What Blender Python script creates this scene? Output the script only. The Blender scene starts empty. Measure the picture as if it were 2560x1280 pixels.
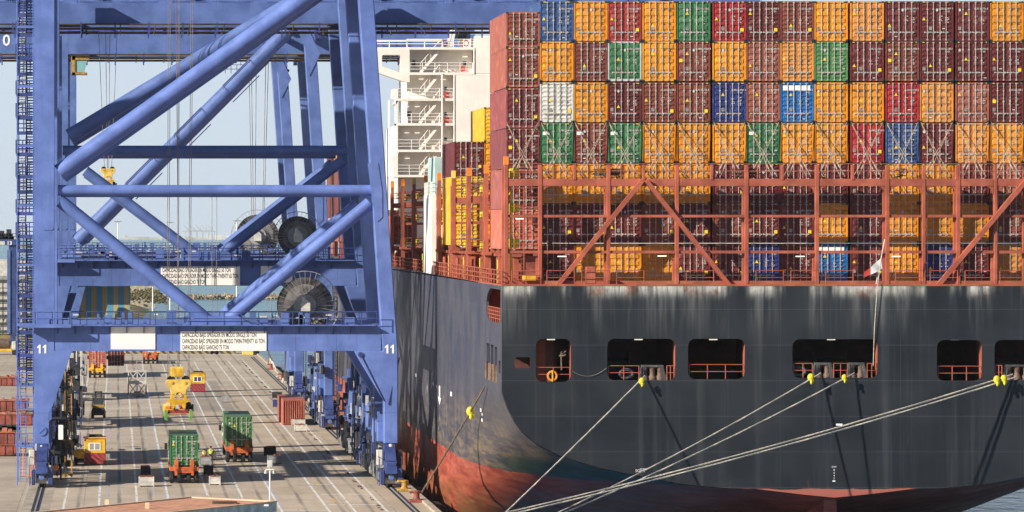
import bpy, bmesh, math, random
from mathutils import Vector, Matrix
random.seed(11)
R = math.radians
scene = bpy.context.scene
COL = scene.collection

# ------------------------------------------------------------------ camera
F, VX, VY, EYE = 9600.0, 291.0, 572.0, 22.0      # focal length in photo pixels, vanishing point, eye height
cd = bpy.data.cameras.new('camera'); cam = bpy.data.objects.new('camera', cd); COL.objects.link(cam)
cam.location = (0, 0, EYE); cam.rotation_euler = (R(90), 0, 0)
cd.sensor_width = 36.0; cd.lens = F * 36.0 / 2560.0
cd.shift_x = (1280 - VX) / 2560.0; cd.shift_y = -(640 - VY) / 2560.0
cd.clip_start = 1.0; cd.clip_end = 60000.0
scene.camera = cam

# ------------------------------------------------------------------ sky and sun
SUN_EL, SUN_AZ = 25.0, 60.0                       # azimuth: degrees to the left of straight behind the camera
world = bpy.data.worlds.new('World'); scene.world = world; world.use_nodes = True
wn = world.node_tree.nodes; wl = world.node_tree.links
bg = wn.get('Background') or wn.new('ShaderNodeBackground')
sky = wn.new('ShaderNodeTexSky'); sky.sky_type = 'NISHITA'; sky.sun_disc = False
sky.sun_elevation = R(SUN_EL); sky.sun_rotation = R(180 + SUN_AZ)
sky.air_density = 1.0; sky.dust_density = 0.3; sky.ozone_density = 1.0; sky.altitude = 0
# sea-level haze: the lowest degrees of the sky pale to a whitish blue
wtc = wn.new('ShaderNodeTexCoord'); wsx = wn.new('ShaderNodeSeparateXYZ'); wl.new(wtc.outputs['Generated'], wsx.inputs[0])
wmr = wn.new('ShaderNodeMapRange'); wmr.interpolation_type = 'SMOOTHSTEP'; wl.new(wsx.outputs[2], wmr.inputs[0])
wmr.inputs[1].default_value = 0.03; wmr.inputs[2].default_value = 0.19; wmr.inputs[3].default_value = 0.94; wmr.inputs[4].default_value = 0.0
wmx = wn.new('ShaderNodeMix'); wmx.data_type = 'RGBA'; wl.new(wmr.outputs[0], wmx.inputs[0]); wl.new(sky.outputs[0], wmx.inputs[6]); wmx.inputs[7].default_value = (7.0, 8.2, 9.55, 1)
wl.new(wmx.outputs[2], bg.inputs[0]); bg.inputs[1].default_value = 0.06
sd = bpy.data.lights.new('sun', 'SUN'); sd.energy = 5.0; sd.angle = R(0.55); sd.color = (1.0, 0.90, 0.76)
sun = bpy.data.objects.new('sun', sd); COL.objects.link(sun)
_s = Vector((-math.sin(R(SUN_AZ)) * math.cos(R(SUN_EL)), -math.cos(R(SUN_AZ)) * math.cos(R(SUN_EL)), math.sin(R(SUN_EL))))
sun.rotation_euler = _s.to_track_quat('Z', 'Y').to_euler(); sun.location = (-60, 150, 90)
vs = scene.view_settings
scene.display_settings.display_device = 'sRGB'
vs.view_transform = 'Standard'; vs.look = 'None'; vs.exposure = 0.60; vs.gamma = 1.0; vs.use_curve_mapping = False
scene.cycles.use_denoising = True
scene.cycles.max_bounces = 5; scene.cycles.diffuse_bounces = 3; scene.cycles.glossy_bounces = 2
scene.cycles.volume_bounces = 0

# ------------------------------------------------------------------ helpers
def gx(px, Y): return (px - VX) * Y / F
def gz(py, Y): return EYE - (py - VY) * Y / F
def W(px, py, Y): return Vector((gx(px, Y), Y, gz(py, Y)))
def hexc(h):
    h = h.lstrip('#'); o = []
    for i in (0, 2, 4):
        c = int(h[i:i + 2], 16) / 255.0
        o.append(c / 12.92 if c <= 0.04045 else ((c + 0.055) / 1.055) ** 2.4)
    return (*o, 1.0)

ORG = {}
def _finish(o, root):
    COL.objects.link(o)
    if root is not None:
        o.parent = root; ORG[o.name] = ORG[root.name]
    return o
def thing(name, label, cat, loc, group=None):
    o = bpy.data.objects.new(name, None); COL.objects.link(o)
    o.location = loc; o.empty_display_size = 0.3
    o['label'] = label; o['category'] = cat
    if group: o['group'] = group
    ORG[o.name] = Vector(loc)
    return o
def tag(o, label, cat, group=None):
    o['label'] = label; o['category'] = cat
    if group: o['group'] = group
    return o

class MB:
    def __init__(s): s.v = []; s.f = []
    def add(s, vs, fs):
        n = len(s.v); s.v += [tuple(v) for v in vs]; s.f += [tuple(i + n for i in f) for f in fs]; return s
    def box(s, x0, x1, y0, y1, z0, z1):
        return s.add([(x0, y0, z0), (x1, y0, z0), (x1, y1, z0), (x0, y1, z0), (x0, y0, z1), (x1, y0, z1), (x1, y1, z1), (x0, y1, z1)],
                     [(0, 3, 2, 1), (4, 5, 6, 7), (0, 1, 5, 4), (1, 2, 6, 5), (2, 3, 7, 6), (3, 0, 4, 7)])
    def cbox(s, c, sx, sy, sz):
        return s.box(c[0] - sx / 2, c[0] + sx / 2, c[1] - sy / 2, c[1] + sy / 2, c[2] - sz / 2, c[2] + sz / 2)
    def beam(s, p, q, w, h, up=(0, 0, 1)):
        p = Vector(p); q = Vector(q); d = (q - p).normalized(); u = Vector(up)
        if abs(d.dot(u)) > 0.98: u = Vector((0, 1, 0))
        a = d.cross(u).normalized() * (w / 2); b = a.cross(d).normalized() * (h / 2)
        vs = [p - a - b, p + a - b, p + a + b, p - a + b, q - a - b, q + a - b, q + a + b, q - a + b]
        return s.add(vs, [(0, 1, 2, 3), (7, 6, 5, 4), (0, 4, 5, 1), (1, 5, 6, 2), (2, 6, 7, 3), (3, 7, 4, 0)])
    def tube(s, p, q, r, n=8, r2=None):
        p = Vector(p); q = Vector(q); d = (q - p)
        if d.length < 1e-6: return s
        d.normalize(); u = Vector((0, 0, 1)) if abs(d.z) < 0.95 else Vector((0, 1, 0))
        a = d.cross(u).normalized(); b = d.cross(a).normalized(); r2 = r if r2 is None else r2
        vs = []
        for c, rr in ((p, r), (q, r2)):
            for k in range(n):
                t = 2 * math.pi * k / n; vs.append(c + a * math.cos(t) * rr + b * math.sin(t) * rr)
        fs = [(k, (k + 1) % n, n + (k + 1) % n, n + k) for k in range(n)]
        return s.add(vs, fs + [tuple(range(n - 1, -1, -1)), tuple(range(n, 2 * n))])
    def pipe(s, pts, r, n=6):
        for i in range(len(pts) - 1): s.tube(pts[i], pts[i + 1], r, n)
        return s
    def prism(s, poly, a0, a1, ax='y'):
        """poly in the plane across axis ax, extruded a0..a1"""
        n = len(poly)
        def m(p, a):
            return (p[0], a, p[1]) if ax == 'y' else ((a, p[0], p[1]) if ax == 'x' else (p[0], p[1], a))
        vs = [m(p, a0) for p in poly] + [m(p, a1) for p in poly]
        fs = [(k, (k + 1) % n, n + (k + 1) % n, n + k) for k in range(n)]
        return s.add(vs, fs + [tuple(range(n - 1, -1, -1)), tuple(range(n, 2 * n))])
    def lathe(s, c, prof, ax='y', n=20):
        """prof: (radius, offset along axis)"""
        c = Vector(c); vs = []
        for r, a in prof:
            for k in range(n):
                t = 2 * math.pi * k / n; x, y = r * math.cos(t), r * math.sin(t)
                vs.append(c + (Vector((x, a, y)) if ax == 'y' else Vector((a, x, y)) if ax == 'x' else Vector((x, y, a))))
        fs = []
        for i in range(len(prof) - 1):
            for k in range(n): fs.append((i * n + k, i * n + (k + 1) % n, (i + 1) * n + (k + 1) % n, (i + 1) * n + k))
        if prof[0][0] > 1e-4: fs.append(tuple(range(n - 1, -1, -1)))
        if prof[-1][0] > 1e-4: fs.append(tuple(range((len(prof) - 1) * n, len(prof) * n)))
        return s.add(vs, fs)
    def torus(s, c, R0, r, ax='y', n=24, m=6, a0=0, a1=360):
        pts = []
        for k in range(n + 1):
            t = R(a0 + (a1 - a0) * k / n); x, y = R0 * math.cos(t), R0 * math.sin(t)
            pts.append(Vector(c) + (Vector((x, 0, y)) if ax == 'y' else Vector((0, x, y)) if ax == 'x' else Vector((x, y, 0))))
        return s.pipe(pts, r, m)
    def ball(s, c, rx, ry=None, rz=None, n=10, m=6):
        ry = ry or rx; rz = rz or rx; vs = []; c = Vector(c)
        for i in range(m + 1):
            p = math.pi * i / m
            for k in range(n):
                t = 2 * math.pi * k / n
                vs.append(c + Vector((rx * math.sin(p) * math.cos(t), ry * math.sin(p) * math.sin(t), rz * math.cos(p))))
        fs = [(i * n + k, i * n + (k + 1) % n, (i + 1) * n + (k + 1) % n, (i + 1) * n + k) for i in range(m) for k in range(n)]
        return s.add(vs, fs)
    def rail(s, pts, h=1.05, step=1.6, r=0.03, mids=1, n=5):
        """hand rail with posts along a polyline of foot points"""
        for i in range(len(pts) - 1):
            p = Vector(pts[i]); q = Vector(pts[i + 1]); L = (q - p).length
            for k in range(1, mids + 2):
                z = Vector((0, 0, h * k / (mids + 1))); s.tube(p + z, q + z, r, n)
            m = max(1, round(L / step))
            for k in range(m + 1):
                a = p.lerp(q, k / m); s.tube(a, a + Vector((0, 0, h)), r * 1.15, n)
        return s
    def mesh(s, name, off=(0, 0, 0)):
        me = bpy.data.meshes.new(name); ox, oy, oz = off
        me.from_pydata([(x - ox, y - oy, z - oz) for x, y, z in s.v], [], s.f)
        bm = bmesh.new(); bm.from_mesh(me); bmesh.ops.recalc_face_normals(bm, faces=bm.faces); bm.to_mesh(me); bm.free()
        return me
    def build(s, name, mat, root=None, smooth=None, bevel=0):
        off = ORG[root.name] if root is not None else None
        if off is None:
            xs = [v[0] for v in s.v]; ys = [v[1] for v in s.v]; zs = [v[2] for v in s.v]
            off = Vector(((min(xs) + max(xs)) / 2, (min(ys) + max(ys)) / 2, min(zs)))
        me = s.mesh(name, off); me.materials.append(mat)
        if smooth is not None:
            me.polygons.foreach_set('use_smooth', [True] * len(me.polygons)); me.set_sharp_from_angle(angle=R(smooth))
        o = bpy.data.objects.new(name, me)
        if root is None: o.location = off; ORG[o.name] = Vector(off)
        if bevel:
            b = o.modifiers.new('bevel', 'BEVEL'); b.width = bevel; b.segments = 1; b.limit_method = 'ANGLE'; b.angle_limit = R(40)
        return _finish(o, root)
def islands(mb):
    par = list(range(len(mb.v)))
    def find(a):
        while par[a] != a: par[a] = par[par[a]]; a = par[a]
        return a
    for f in mb.f:
        for b in f[1:]: par[find(b)] = find(f[0])
    g = {}
    for f in mb.f: g.setdefault(find(f[0]), []).append(f)
    for fs in g.values():
        ids = sorted({i for f in fs for i in f}); mp = {a: k for k, a in enumerate(ids)}; m = MB(); m.v = [mb.v[i] for i in ids]; m.f = [tuple(mp[i] for i in f) for f in fs]; yield m
def build_each(mb, name, mat, root, **kw): return [m.build(name, mat, root, **kw) for m in islands(mb)]
def part_of(me, name, mat, root, loc=(0, 0, 0)):
    if mat is not None and not me.materials: me.materials.append(mat)
    o = bpy.data.objects.new(name, me); o.location = loc
    return _finish(o, root)
def children(o): return [c for c in bpy.data.objects if c.parent == o]
def copy_tree(o, parent=None, _kids=None):
    if _kids is None:
        _kids = {}
        for c in bpy.data.objects:
            if c.parent: _kids.setdefault(c.parent.name, []).append(c)
    c = o.copy(); COL.objects.link(c); ORG[c.name] = ORG.get(o.name, Vector(o.location))
    if parent is not None: c.parent = parent
    for ch in _kids.get(o.name, []): copy_tree(ch, c, _kids)
    return c
def structure(o): o['kind'] = 'structure'; return o
def curve_fill(outer, holes, th, to3d):
    """flat plate with holes: outlines are 2-D point lists, to3d maps (u, v, w) to world, w = 0..th"""
    cu = bpy.data.curves.new('tmp', 'CURVE'); cu.dimensions = '2D'; cu.fill_mode = 'BOTH'; cu.extrude = th / 2
    for pl in [outer] + holes:
        sp = cu.splines.new('POLY'); sp.points.add(len(pl) - 1); sp.use_cyclic_u = True
        for i, p in enumerate(pl): sp.points[i].co = (p[0], p[1], 0, 1)
    o = bpy.data.objects.new('tmp', cu); COL.objects.link(o)
    me = bpy.data.meshes.new_from_object(o.evaluated_get(bpy.context.evaluated_depsgraph_get()))
    mb = MB(); mb.add([to3d(v.co.x, v.co.y, v.co.z + th / 2) for v in me.vertices], [tuple(p.vertices) for p in me.polygons])
    bpy.data.objects.remove(o); bpy.data.meshes.remove(me); bpy.data.curves.remove(cu)
    return mb
def rrect(x0, x1, z0, z1, r, n=5):
    out = []
    for cx, cz, a in ((x1 - r, z1 - r, 0), (x0 + r, z1 - r, 90), (x0 + r, z0 + r, 180), (x1 - r, z0 + r, 270)):
        for k in range(n + 1):
            t = R(a + 90 * k / n); out.append((cx + r * math.cos(t), cz + r * math.sin(t)))
    return out
_txt = {}
def text_mb(s, h, sx=1.0, align='LEFT', to3d=None, bold=0.0):
    """lettering as geometry, cap height h; to3d maps (u, v) to world"""
    cu = bpy.data.curves.new('tmp', 'FONT'); cu.body = s; cu.size = h / 0.7; cu.align_x = align; cu.offset = bold
    cu.resolution_u = 2; cu.fill_mode = 'FRONT'
    o = bpy.data.objects.new('tmp', cu); COL.objects.link(o)
    me = bpy.data.meshes.new_from_object(o.evaluated_get(bpy.context.evaluated_depsgraph_get()))
    mb = MB(); f = to3d or (lambda u, v: (u, 0, v))
    mb.add([f(v.co.x * sx, v.co.y) for v in me.vertices], [tuple(p.vertices) for p in me.polygons])
    bpy.data.objects.remove(o); bpy.data.meshes.remove(me); bpy.data.curves.remove(cu)
    return mb

# ------------------------------------------------------------------ materials
class NT:
    def __init__(s, name):
        s.m = bpy.data.materials.new(name); s.m.use_nodes = True; s.t = s.m.node_tree; s.n = s.t.nodes
        s.b = s.n['Principled BSDF']; s.tc = s.n.new('ShaderNodeTexCoord'); s.geo = s.n.new('ShaderNodeNewGeometry')
    def link(s, a, b): s.t.links.new(a, b)
    def val(s, x):
        return x
    def setin(s, sock, x):
        if hasattr(x, 'is_output'): s.link(x, sock)
        else: sock.default_value = x
    def math(s, op, a, b=0.0, c=0.0, clamp=False):
        n = s.n.new('ShaderNodeMath'); n.operation = op; n.use_clamp = clamp
        s.setin(n.inputs[0], a); s.setin(n.inputs[1], b); s.setin(n.inputs[2], c); return n.outputs[0]
    def noise(s, scale=(1, 1, 1), k=1.0, detail=4, rough=0.6, co=None, off=None):
        mp = s.n.new('ShaderNodeMapping'); mp.inputs['Scale'].default_value = scale
        s.link(co or s.geo.outputs['Position'], mp.inputs['Vector'])
        if off is not None: s.link(off, mp.inputs['Location'])
        n = s.n.new('ShaderNodeTexNoise'); n.inputs['Scale'].default_value = k; n.inputs['Detail'].default_value = detail
        n.inputs['Roughness'].default_value = rough; s.link(mp.outputs[0], n.inputs['Vector']); return n.outputs['Fac']
    def ramp(s, x, lo, hi, a=0.0, b=1.0):
        n = s.n.new('ShaderNodeMapRange'); n.interpolation_type = 'SMOOTHSTEP'
        s.setin(n.inputs[0], x); n.inputs[1].default_value = lo; n.inputs[2].default_value = hi
        n.inputs[3].default_value = a; n.inputs[4].default_value = b; return n.outputs[0]
    def mix(s, fac, a, b, mode='MIX'):
        n = s.n.new('ShaderNodeMix'); n.data_type = 'RGBA'; n.blend_type = mode; n.clamp_factor = True
        s.setin(n.inputs[0], fac); s.setin(n.inputs[6], a); s.setin(n.inputs[7], b); return n.outputs[2]
    def xyz(s, co=None):
        n = s.n.new('ShaderNodeSeparateXYZ'); s.link(co or s.geo.outputs['Position'], n.inputs[0]); return n.outputs
    def bump(s, h, strength=0.3, dist=0.02):
        n = s.n.new('ShaderNodeBump'); n.inputs['Strength'].default_value = strength; n.inputs['Distance'].default_value = dist
        s.link(h, n.inputs['Height']); s.link(n.outputs[0], s.b.inputs['Normal'])
    def done(s, col, rough=0.5, metal=0.0, spec=0.4):
        s.setin(s.b.inputs['Base Color'], col); s.setin(s.b.inputs['Roughness'], rough)
        s.b.inputs['Metallic'].default_value = metal; s.b.inputs['Specular IOR Level'].default_value = spec
        return s.m
def paint(name, col, rough=0.5, var=0.18, k=0.7, streak=0.15, rust=0.0, metal=0.0, spec=0.35, fade=None):
    t = NT(name); col = hexc(col) if isinstance(col, str) else col
    a = t.ramp(t.noise((1, 1, 1), k, 5), 0.3, 0.72); dk = tuple(c * (1 - var * 1.6) for c in col[:3]) + (1,)
    lt = fade and hexc(fade) or tuple(min(1, c * (1 + var) + 0.006) for c in col[:3]) + (1,)
    c = t.mix(a, dk, lt)
    if streak:
        st = t.ramp(t.noise((2.6, 2.6, 0.12), 1.0, 4), 0.52, 0.75, 0, streak)
        c = t.mix(st, c, tuple(x * 0.45 + 0.02 for x in col[:3]) + (1,))
    if rust:
        rs = t.ramp(t.noise((1.3, 1.3, 0.5), 1.7, 6, 0.7), 0.6, 0.72, 0, rust)
        c = t.mix(rs, c, (0.13, 0.05, 0.02, 1))
    return t.done(c, t.ramp(a, 0, 1, rough - 0.08, rough + 0.12), metal, spec)
M = {}
M['crane'] = paint('crane_blue_paint', (0.11, 0.178, 0.475, 1), 0.45, 0.12, 0.5, 0.24, 0.10)
M['craneB'] = paint('crane_blue_faded', (0.09, 0.15, 0.385, 1), 0.5, 0.14, 0.5, 0.26, 0.12)
M['navy'] = paint('crane_dark_blue', (0.035, 0.06, 0.20, 1), 0.5, 0.15, 0.8, 0.1)
M['dark'] = paint('dark_steel', (0.035, 0.035, 0.04, 1), 0.6, 0.3, 2.0, 0.0)
M['black'] = paint('black_rubber', (0.018, 0.018, 0.02, 1), 0.75, 0.3, 3.0, 0.0)
M['grey'] = paint('grey_steel', (0.30, 0.31, 0.32, 1), 0.5, 0.2, 1.5, 0.2)
M['lgrey'] = paint('light_grey_paint', (0.55, 0.54, 0.5, 1), 0.5, 0.15, 1.5, 0.25)
M['white'] = paint('white_board', (0.86, 0.84, 0.79, 1), 0.5, 0.04, 1.0, 0.04)
M['house'] = paint('ship_white_paint', (0.84, 0.79, 0.72, 1), 0.5, 0.05, 0.4, 0.10)
M['letter'] = paint('black_lettering', (0.02, 0.02, 0.025, 1), 0.6, 0.1, 1.0, 0.0)
M['wletter'] = paint('white_lettering', (0.85, 0.85, 0.83, 1), 0.6, 0.05, 1.0, 0.0)
M['drope'] = paint('dark_tarred_rope', (0.16, 0.12, 0.085, 1), 0.9, 0.3, 6.0, 0.0)
M['rope'] = paint('mooring_rope', (0.56, 0.51, 0.43, 1), 0.9, 0.25, 6.0, 0.0)
M['wire'] = paint('steel_wire', (0.22, 0.18, 0.17, 1), 0.6, 0.2, 2.0, 0.0)
M['yellow'] = paint('yellow_paint', (0.74, 0.43, 0.025, 1), 0.5, 0.2, 1.5, 0.3, 0.25)
M['cream'] = paint('pale_yellow_paint', (0.76, 0.54, 0.13, 1), 0.45, 0.15, 1.5, 0.2, 0.1)
M['lime'] = paint('bright_yellow_plastic', (0.66, 0.58, 0.03, 1), 0.5, 0.1, 2.0, 0.0)
M['green'] = paint('flipper_green', (0.16, 0.36, 0.06, 1), 0.5, 0.2, 2.0, 0.0)
M['salmon'] = paint('lashing_bridge_red', (0.37, 0.098, 0.058, 1), 0.55, 0.16, 0.8, 0.22, 0.3)
M['salmond'] = paint('ship_deck_red', (0.28, 0.075, 0.05, 1), 0.6, 0.2, 0.8, 0.2, 0.3)
M['orange'] = paint('trailer_orange', (0.50, 0.125, 0.04, 1), 0.5, 0.2, 2.0, 0.15, 0.2)
M['tip'] = paint('orange_post_tip', (0.86, 0.24, 0.03, 1), 0.5, 0.1, 2.0, 0.0)
M['tank'] = paint('rust_red_steel', (0.27, 0.075, 0.055, 1), 0.65, 0.25, 1.3, 0.2, 0.4)
M['glass'] = paint('dark_glass', (0.03, 0.05, 0.06, 1), 0.08, 0.1, 1.0, 0.0, spec=0.8)
M['sglass'] = paint('sea_green_glass', (0.20, 0.42, 0.42, 1), 0.1, 0.1, 1.0, 0.0, spec=0.8)
M['hiviz'] = paint('hi_vis_cloth', (0.52, 0.85, 0.06, 1), 0.8, 0.1, 5.0, 0.0)
M['cloth'] = paint('dark_work_cloth', (0.03, 0.035, 0.05, 1), 0.9, 0.2, 5.0, 0.0)
M['skin'] = paint('skin', (0.42, 0.24, 0.16, 1), 0.6, 0.1, 5.0, 0.0)
M['hair'] = paint('dark_hair', (0.02, 0.016, 0.014, 1), 0.7, 0.1, 5.0, 0.0)
M['redp'] = paint('signal_red', (0.55, 0.05, 0.04, 1), 0.5, 0.15, 2.0, 0.0)
M['zinc'] = paint('galvanised_bar', (0.50, 0.46, 0.43, 1), 0.45, 0.15, 2.0, 0.0, metal=0.2)
M['wood'] = paint('weathered_wood', (0.13, 0.085, 0.06, 1), 0.8, 0.3, 3.0, 0.0)
def stripes(name, c1, c2, period, ang=45, ax=('X', 'Z')):
    t = NT(name); x = t.xyz(); k = {'X': 0, 'Y': 1, 'Z': 2}
    u = t.math('MULTIPLY', x[k[ax[0]]], math.cos(R(ang)) / period); v = t.math('MULTIPLY', x[k[ax[1]]], math.sin(R(ang)) / period)
    f = t.math('GREATER_THAN', t.math('FRACT', t.math('ADD', u, v)), 0.5)
    d = t.ramp(t.noise((1, 1, 1), 3, 4), 0.3, 0.8, 0.75, 1.05)
    c = t.mix(f, c1, c2); n = t.n.new('ShaderNodeVectorMath'); n.operation = 'SCALE'; t.link(c, n.inputs[0]); t.link(d, n.inputs['Scale'])
    return t.done(n.outputs[0], 0.6)
M['hazred'] = stripes('red_hazard_stripes', (0.40, 0.06, 0.06, 1), (0.24, 0.035, 0.04, 1), 0.36, 45)
M['hazyb'] = stripes('yellow_black_stripes', (0.75, 0.5, 0.05, 1), (0.03, 0.03, 0.03, 1), 0.30, 45)
M['hazwide'] = stripes('barrier_stripes', (0.34, 0.27, 0.13, 1), (0.05, 0.05, 0.05, 1), 0.9, 45)
M['ochre'] = paint('worn_ochre_paint', (0.42, 0.25, 0.05, 1), 0.6, 0.3, 3.0, 0.2, 0.4)
M['hazoy'] = stripes('orange_white_stripes', (0.8, 0.22, 0.03, 1), (0.8, 0.62, 0.3, 1), 0.5, 45, ('Y', 'Z'))
def lampmat(name, col, e):
    m = bpy.data.materials.new(name); m.use_nodes = True; b = m.node_tree.nodes['Principled BSDF']
    b.inputs['Base Color'].default_value = (*col, 1); b.inputs['Emission Color'].default_value = (*col, 1); b.inputs['Emission Strength'].default_value = e
    return m
M['lamp'] = lampmat('deck_lamp', (1.0, 0.93, 0.75), 0.55)
# container paint: takes each object's own colour, weathered
def contpaint(name, rough=0.5):
    t = NT(name); oi = t.n.new('ShaderNodeObjectInfo'); rnd = oi.outputs['Random']
    off = t.n.new('ShaderNodeCombineXYZ'); t.link(t.math('MULTIPLY', rnd, 91.0), off.inputs[0]); t.link(t.math('MULTIPLY', rnd, 37.0), off.inputs[2])
    co = t.tc.outputs['Object']
    a = t.ramp(t.noise((1, 1, 1), 1.1, 5, 0.65, co, off.outputs[0]), 0.3, 0.75)
    lt = t.mix(0.11, oi.outputs['Color'], (0.8, 0.72, 0.62, 1)); dk = t.mix(0.35, oi.outputs['Color'], (0.03, 0.02, 0.02, 1))
    c = t.mix(a, dk, t.mix(t.ramp(a, 0.6, 1.0), oi.outputs['Color'], lt))
    st = t.ramp(t.noise((5, 5, 0.35), 1.0, 4, 0.6, co, off.outputs[0]), 0.55, 0.78, 0, 0.35)
    c = t.mix(st, c, t.mix(0.6, oi.outputs['Color'], (0.05, 0.03, 0.025, 1)))
    rs = t.ramp(t.noise((1, 1, 0.7), 3.5, 6, 0.75, co, off.outputs[0]), 0.64, 0.74, 0, 0.6)
    c = t.mix(rs, c, (0.12, 0.05, 0.03, 1))
    return t.done(c, t.ramp(a, 0, 1, rough - 0.1, rough + 0.15), 0, 0.35)
M['cont'] = contpaint('container_paint')
# ------------------------------------------------------------------ setting: quay, sea, land, skyline
SEA = -2.6; QX = 25.1; RAIL_R, RAIL_L = 23.3, -6.35
def quaymat():
    t = NT('quay_concrete'); x = t.xyz()
    a = t.ramp(t.noise((1, 1, 1), 0.09, 6, 0.65), 0.3, 0.7); b = t.ramp(t.noise((1, 0.14, 1), 0.9, 5, 0.7), 0.35, 0.75)
    c = t.mix(a, (0.40, 0.335, 0.26, 1), (0.56, 0.48, 0.385, 1)); c = t.mix(t.math('MULTIPLY', b, 0.4), c, (0.30, 0.25, 0.20, 1))
    # slab joints
    for ax, p, w in ((1, 7.5, 0.018), (0, 5.2, 0.012)):
        f = t.math('LESS_THAN', t.math('ABSOLUTE', t.math('SUBTRACT', t.math('FRACT', t.math('MULTIPLY', x[ax], 1 / p)), 0.5)), w / 2)
        c = t.mix(t.math('MULTIPLY', f, 0.45), c, (0.12, 0.11, 0.10, 1))
    # pale transverse scratches
    f = t.ramp(t.noise((0.05, 1.0, 1), 0.8, 4, 0.7), 0.60, 0.70, 0, 0.35); c = t.mix(f, c, (0.50, 0.46, 0.40, 1))
    # paver courses on the land side of the land rail
    g = t.math('LESS_THAN', x[0], -7.6); s = t.math('LESS_THAN', t.math('FRACT', t.math('MULTIPLY', x[1], 0.62)), 0.3)
    c = t.mix(t.math('MULTIPLY', t.math('MULTIPLY', g, s), 0.55), c, (0.17, 0.15, 0.135, 1))
    # sandy edge beyond the sea rail, oil spots
    e = t.ramp(x[0], 21.6, 22.2, 0, 0.5); c = t.mix(e, c, (0.40, 0.33, 0.24, 1))
    o = t.ramp(t.noise((1, 0.5, 1), 0.5, 5, 0.75), 0.63, 0.72, 0, 0.6); c = t.mix(o, c, (0.13, 0.12, 0.11, 1))
    # patched dark asphalt slab in the lanes
    def band(s, lo, hi): return t.math('MULTIPLY', t.math('GREATER_THAN', s, lo), t.math('LESS_THAN', s, hi))
    p = t.math('MULTIPLY', band(x[0], 9.2, 14.4), band(x[1], 462, 556)); c = t.mix(t.math('MULTIPLY', p, 0.55), c, (0.20, 0.185, 0.165, 1))
    # tyre tracks along the lanes
    for tx in (-3.05, 0.25, 2.75, 5.5, 9.1, 11.8, 14.9, 17.7, 20.0):
        w = t.noise((0.15, 0.012, 1), 3, 3); d = t.math('ABSOLUTE', t.math('SUBTRACT', x[0], t.math('ADD', t.math('MULTIPLY', w, 0.5), tx - 0.25)))
        k = t.math('MULTIPLY', t.ramp(d, 0.06, 0.22, 1, 0), t.ramp(t.noise((0.4, 0.05, 1), 1.0, 4), 0.35, 0.6, 0.15, 0.75))
        c = t.mix(k, c, (0.135, 0.13, 0.135, 1))
    t.bump(t.noise((1, 1, 1), 3.0, 5), 0.25, 0.03)
    return t.done(c, 0.85, 0, 0.25)
M['quay'] = quaymat()
mb = MB().box(-420, QX, -60, 690, -9, 0); structure(mb.build('quay', M['quay']))
def seamat():
    t = NT('sea_water'); x = t.xyz()
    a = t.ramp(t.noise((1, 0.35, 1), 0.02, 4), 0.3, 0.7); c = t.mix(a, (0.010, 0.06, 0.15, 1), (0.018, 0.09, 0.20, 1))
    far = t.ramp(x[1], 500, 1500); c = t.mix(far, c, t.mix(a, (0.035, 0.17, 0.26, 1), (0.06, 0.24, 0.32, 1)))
    n1 = t.noise((1, 0.5, 1), 0.55, 5, 0.6); n2 = t.noise((1, 0.6, 1), 0.07, 3, 0.5)
    t.bump(t.math('ADD', n1, t.math('MULTIPLY', n2, 1.5)), 1.0, 1.1)
    return t.done(c, 0.16, 0, 0.14)
M['sea'] = seamat()
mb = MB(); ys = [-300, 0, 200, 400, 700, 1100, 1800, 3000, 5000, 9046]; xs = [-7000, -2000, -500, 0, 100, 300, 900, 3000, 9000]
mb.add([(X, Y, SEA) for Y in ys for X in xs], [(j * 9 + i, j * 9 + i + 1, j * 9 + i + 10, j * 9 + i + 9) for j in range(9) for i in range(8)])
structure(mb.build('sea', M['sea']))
M['line'] = paint('lane_paint', (0.66, 0.65, 0.62, 1), 0.7, 0.22, 1.2, 0.0)
def wearline(name, col):
    t = NT(name); a = t.ramp(t.noise((1.5, 0.3, 1), 1.3, 6, 0.75), 0.36, 0.5)
    return t.done(t.mix(a, (0.30, 0.27, 0.24, 1), col), 0.75)
M['line'] = wearline('worn_lane_paint', (0.70, 0.69, 0.66, 1)); M['linb'] = wearline('worn_bluish_paint', (0.40, 0.45, 0.52, 1)); M['liny'] = wearline('worn_yellow_paint', (0.55, 0.40, 0.12, 1))
mb = MB()
for X, y0 in ((-4.17, 240), (-1.39, 240), (1.67, 240), (4.22, 240), (7.53, 240), (10.3, 240), (12.9, 240), (16.6, 240), (18.6, 240), (21.1, 240)):
    y = y0
    while y < 632: mb.box(X - 0.1, X + 0.1, y, y + 9.96, 0.002, 0.006); y += 10
structure(mb.build('lane_markings', M['line']))
mb = MB()
for X in (-0.75, 0.5, 4.05, 3.15, 10.0, 13.1):
    y = 300 + (X * 37) % 20
    while y < 600: mb.box(X - 0.06, X + 0.06, y, y + 14, 0.002, 0.005); y += 17
structure(mb.build('old_lane_markings', M['linb']))
mb = MB()
for j, (x0, x1, y) in enumerate(((1, 4.2, 438), (-1, 1.6, 470), (10.5, 12.5, 498), (13.2, 16.4, 505), (16.8, 18.6, 330), (8.0, 10, 446), (13, 16.5, 300), (16.6, 21, 306), (13.5, 16.4, 292), (17, 21, 318), (9, 12.5, 285), (17, 21.0, 290), (-1.0, 4, 516), (3, 6, 262), (16.7, 21, 276), (13, 16.5, 279))):
    mb.box(x0, x1, y, y + 0.5, 0.007, 0.01)
structure(mb.build('cross_markings', M['line']))
mb = MB()
for j in range(12): mb.box(17.3 + 0.1 * (j % 3), 17.55 + 0.1 * (j % 3), 265 + j * 22, 269.5 + j * 22, 0.007, 0.01)
structure(mb.build('yellow_dashes', M['liny']))
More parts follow.
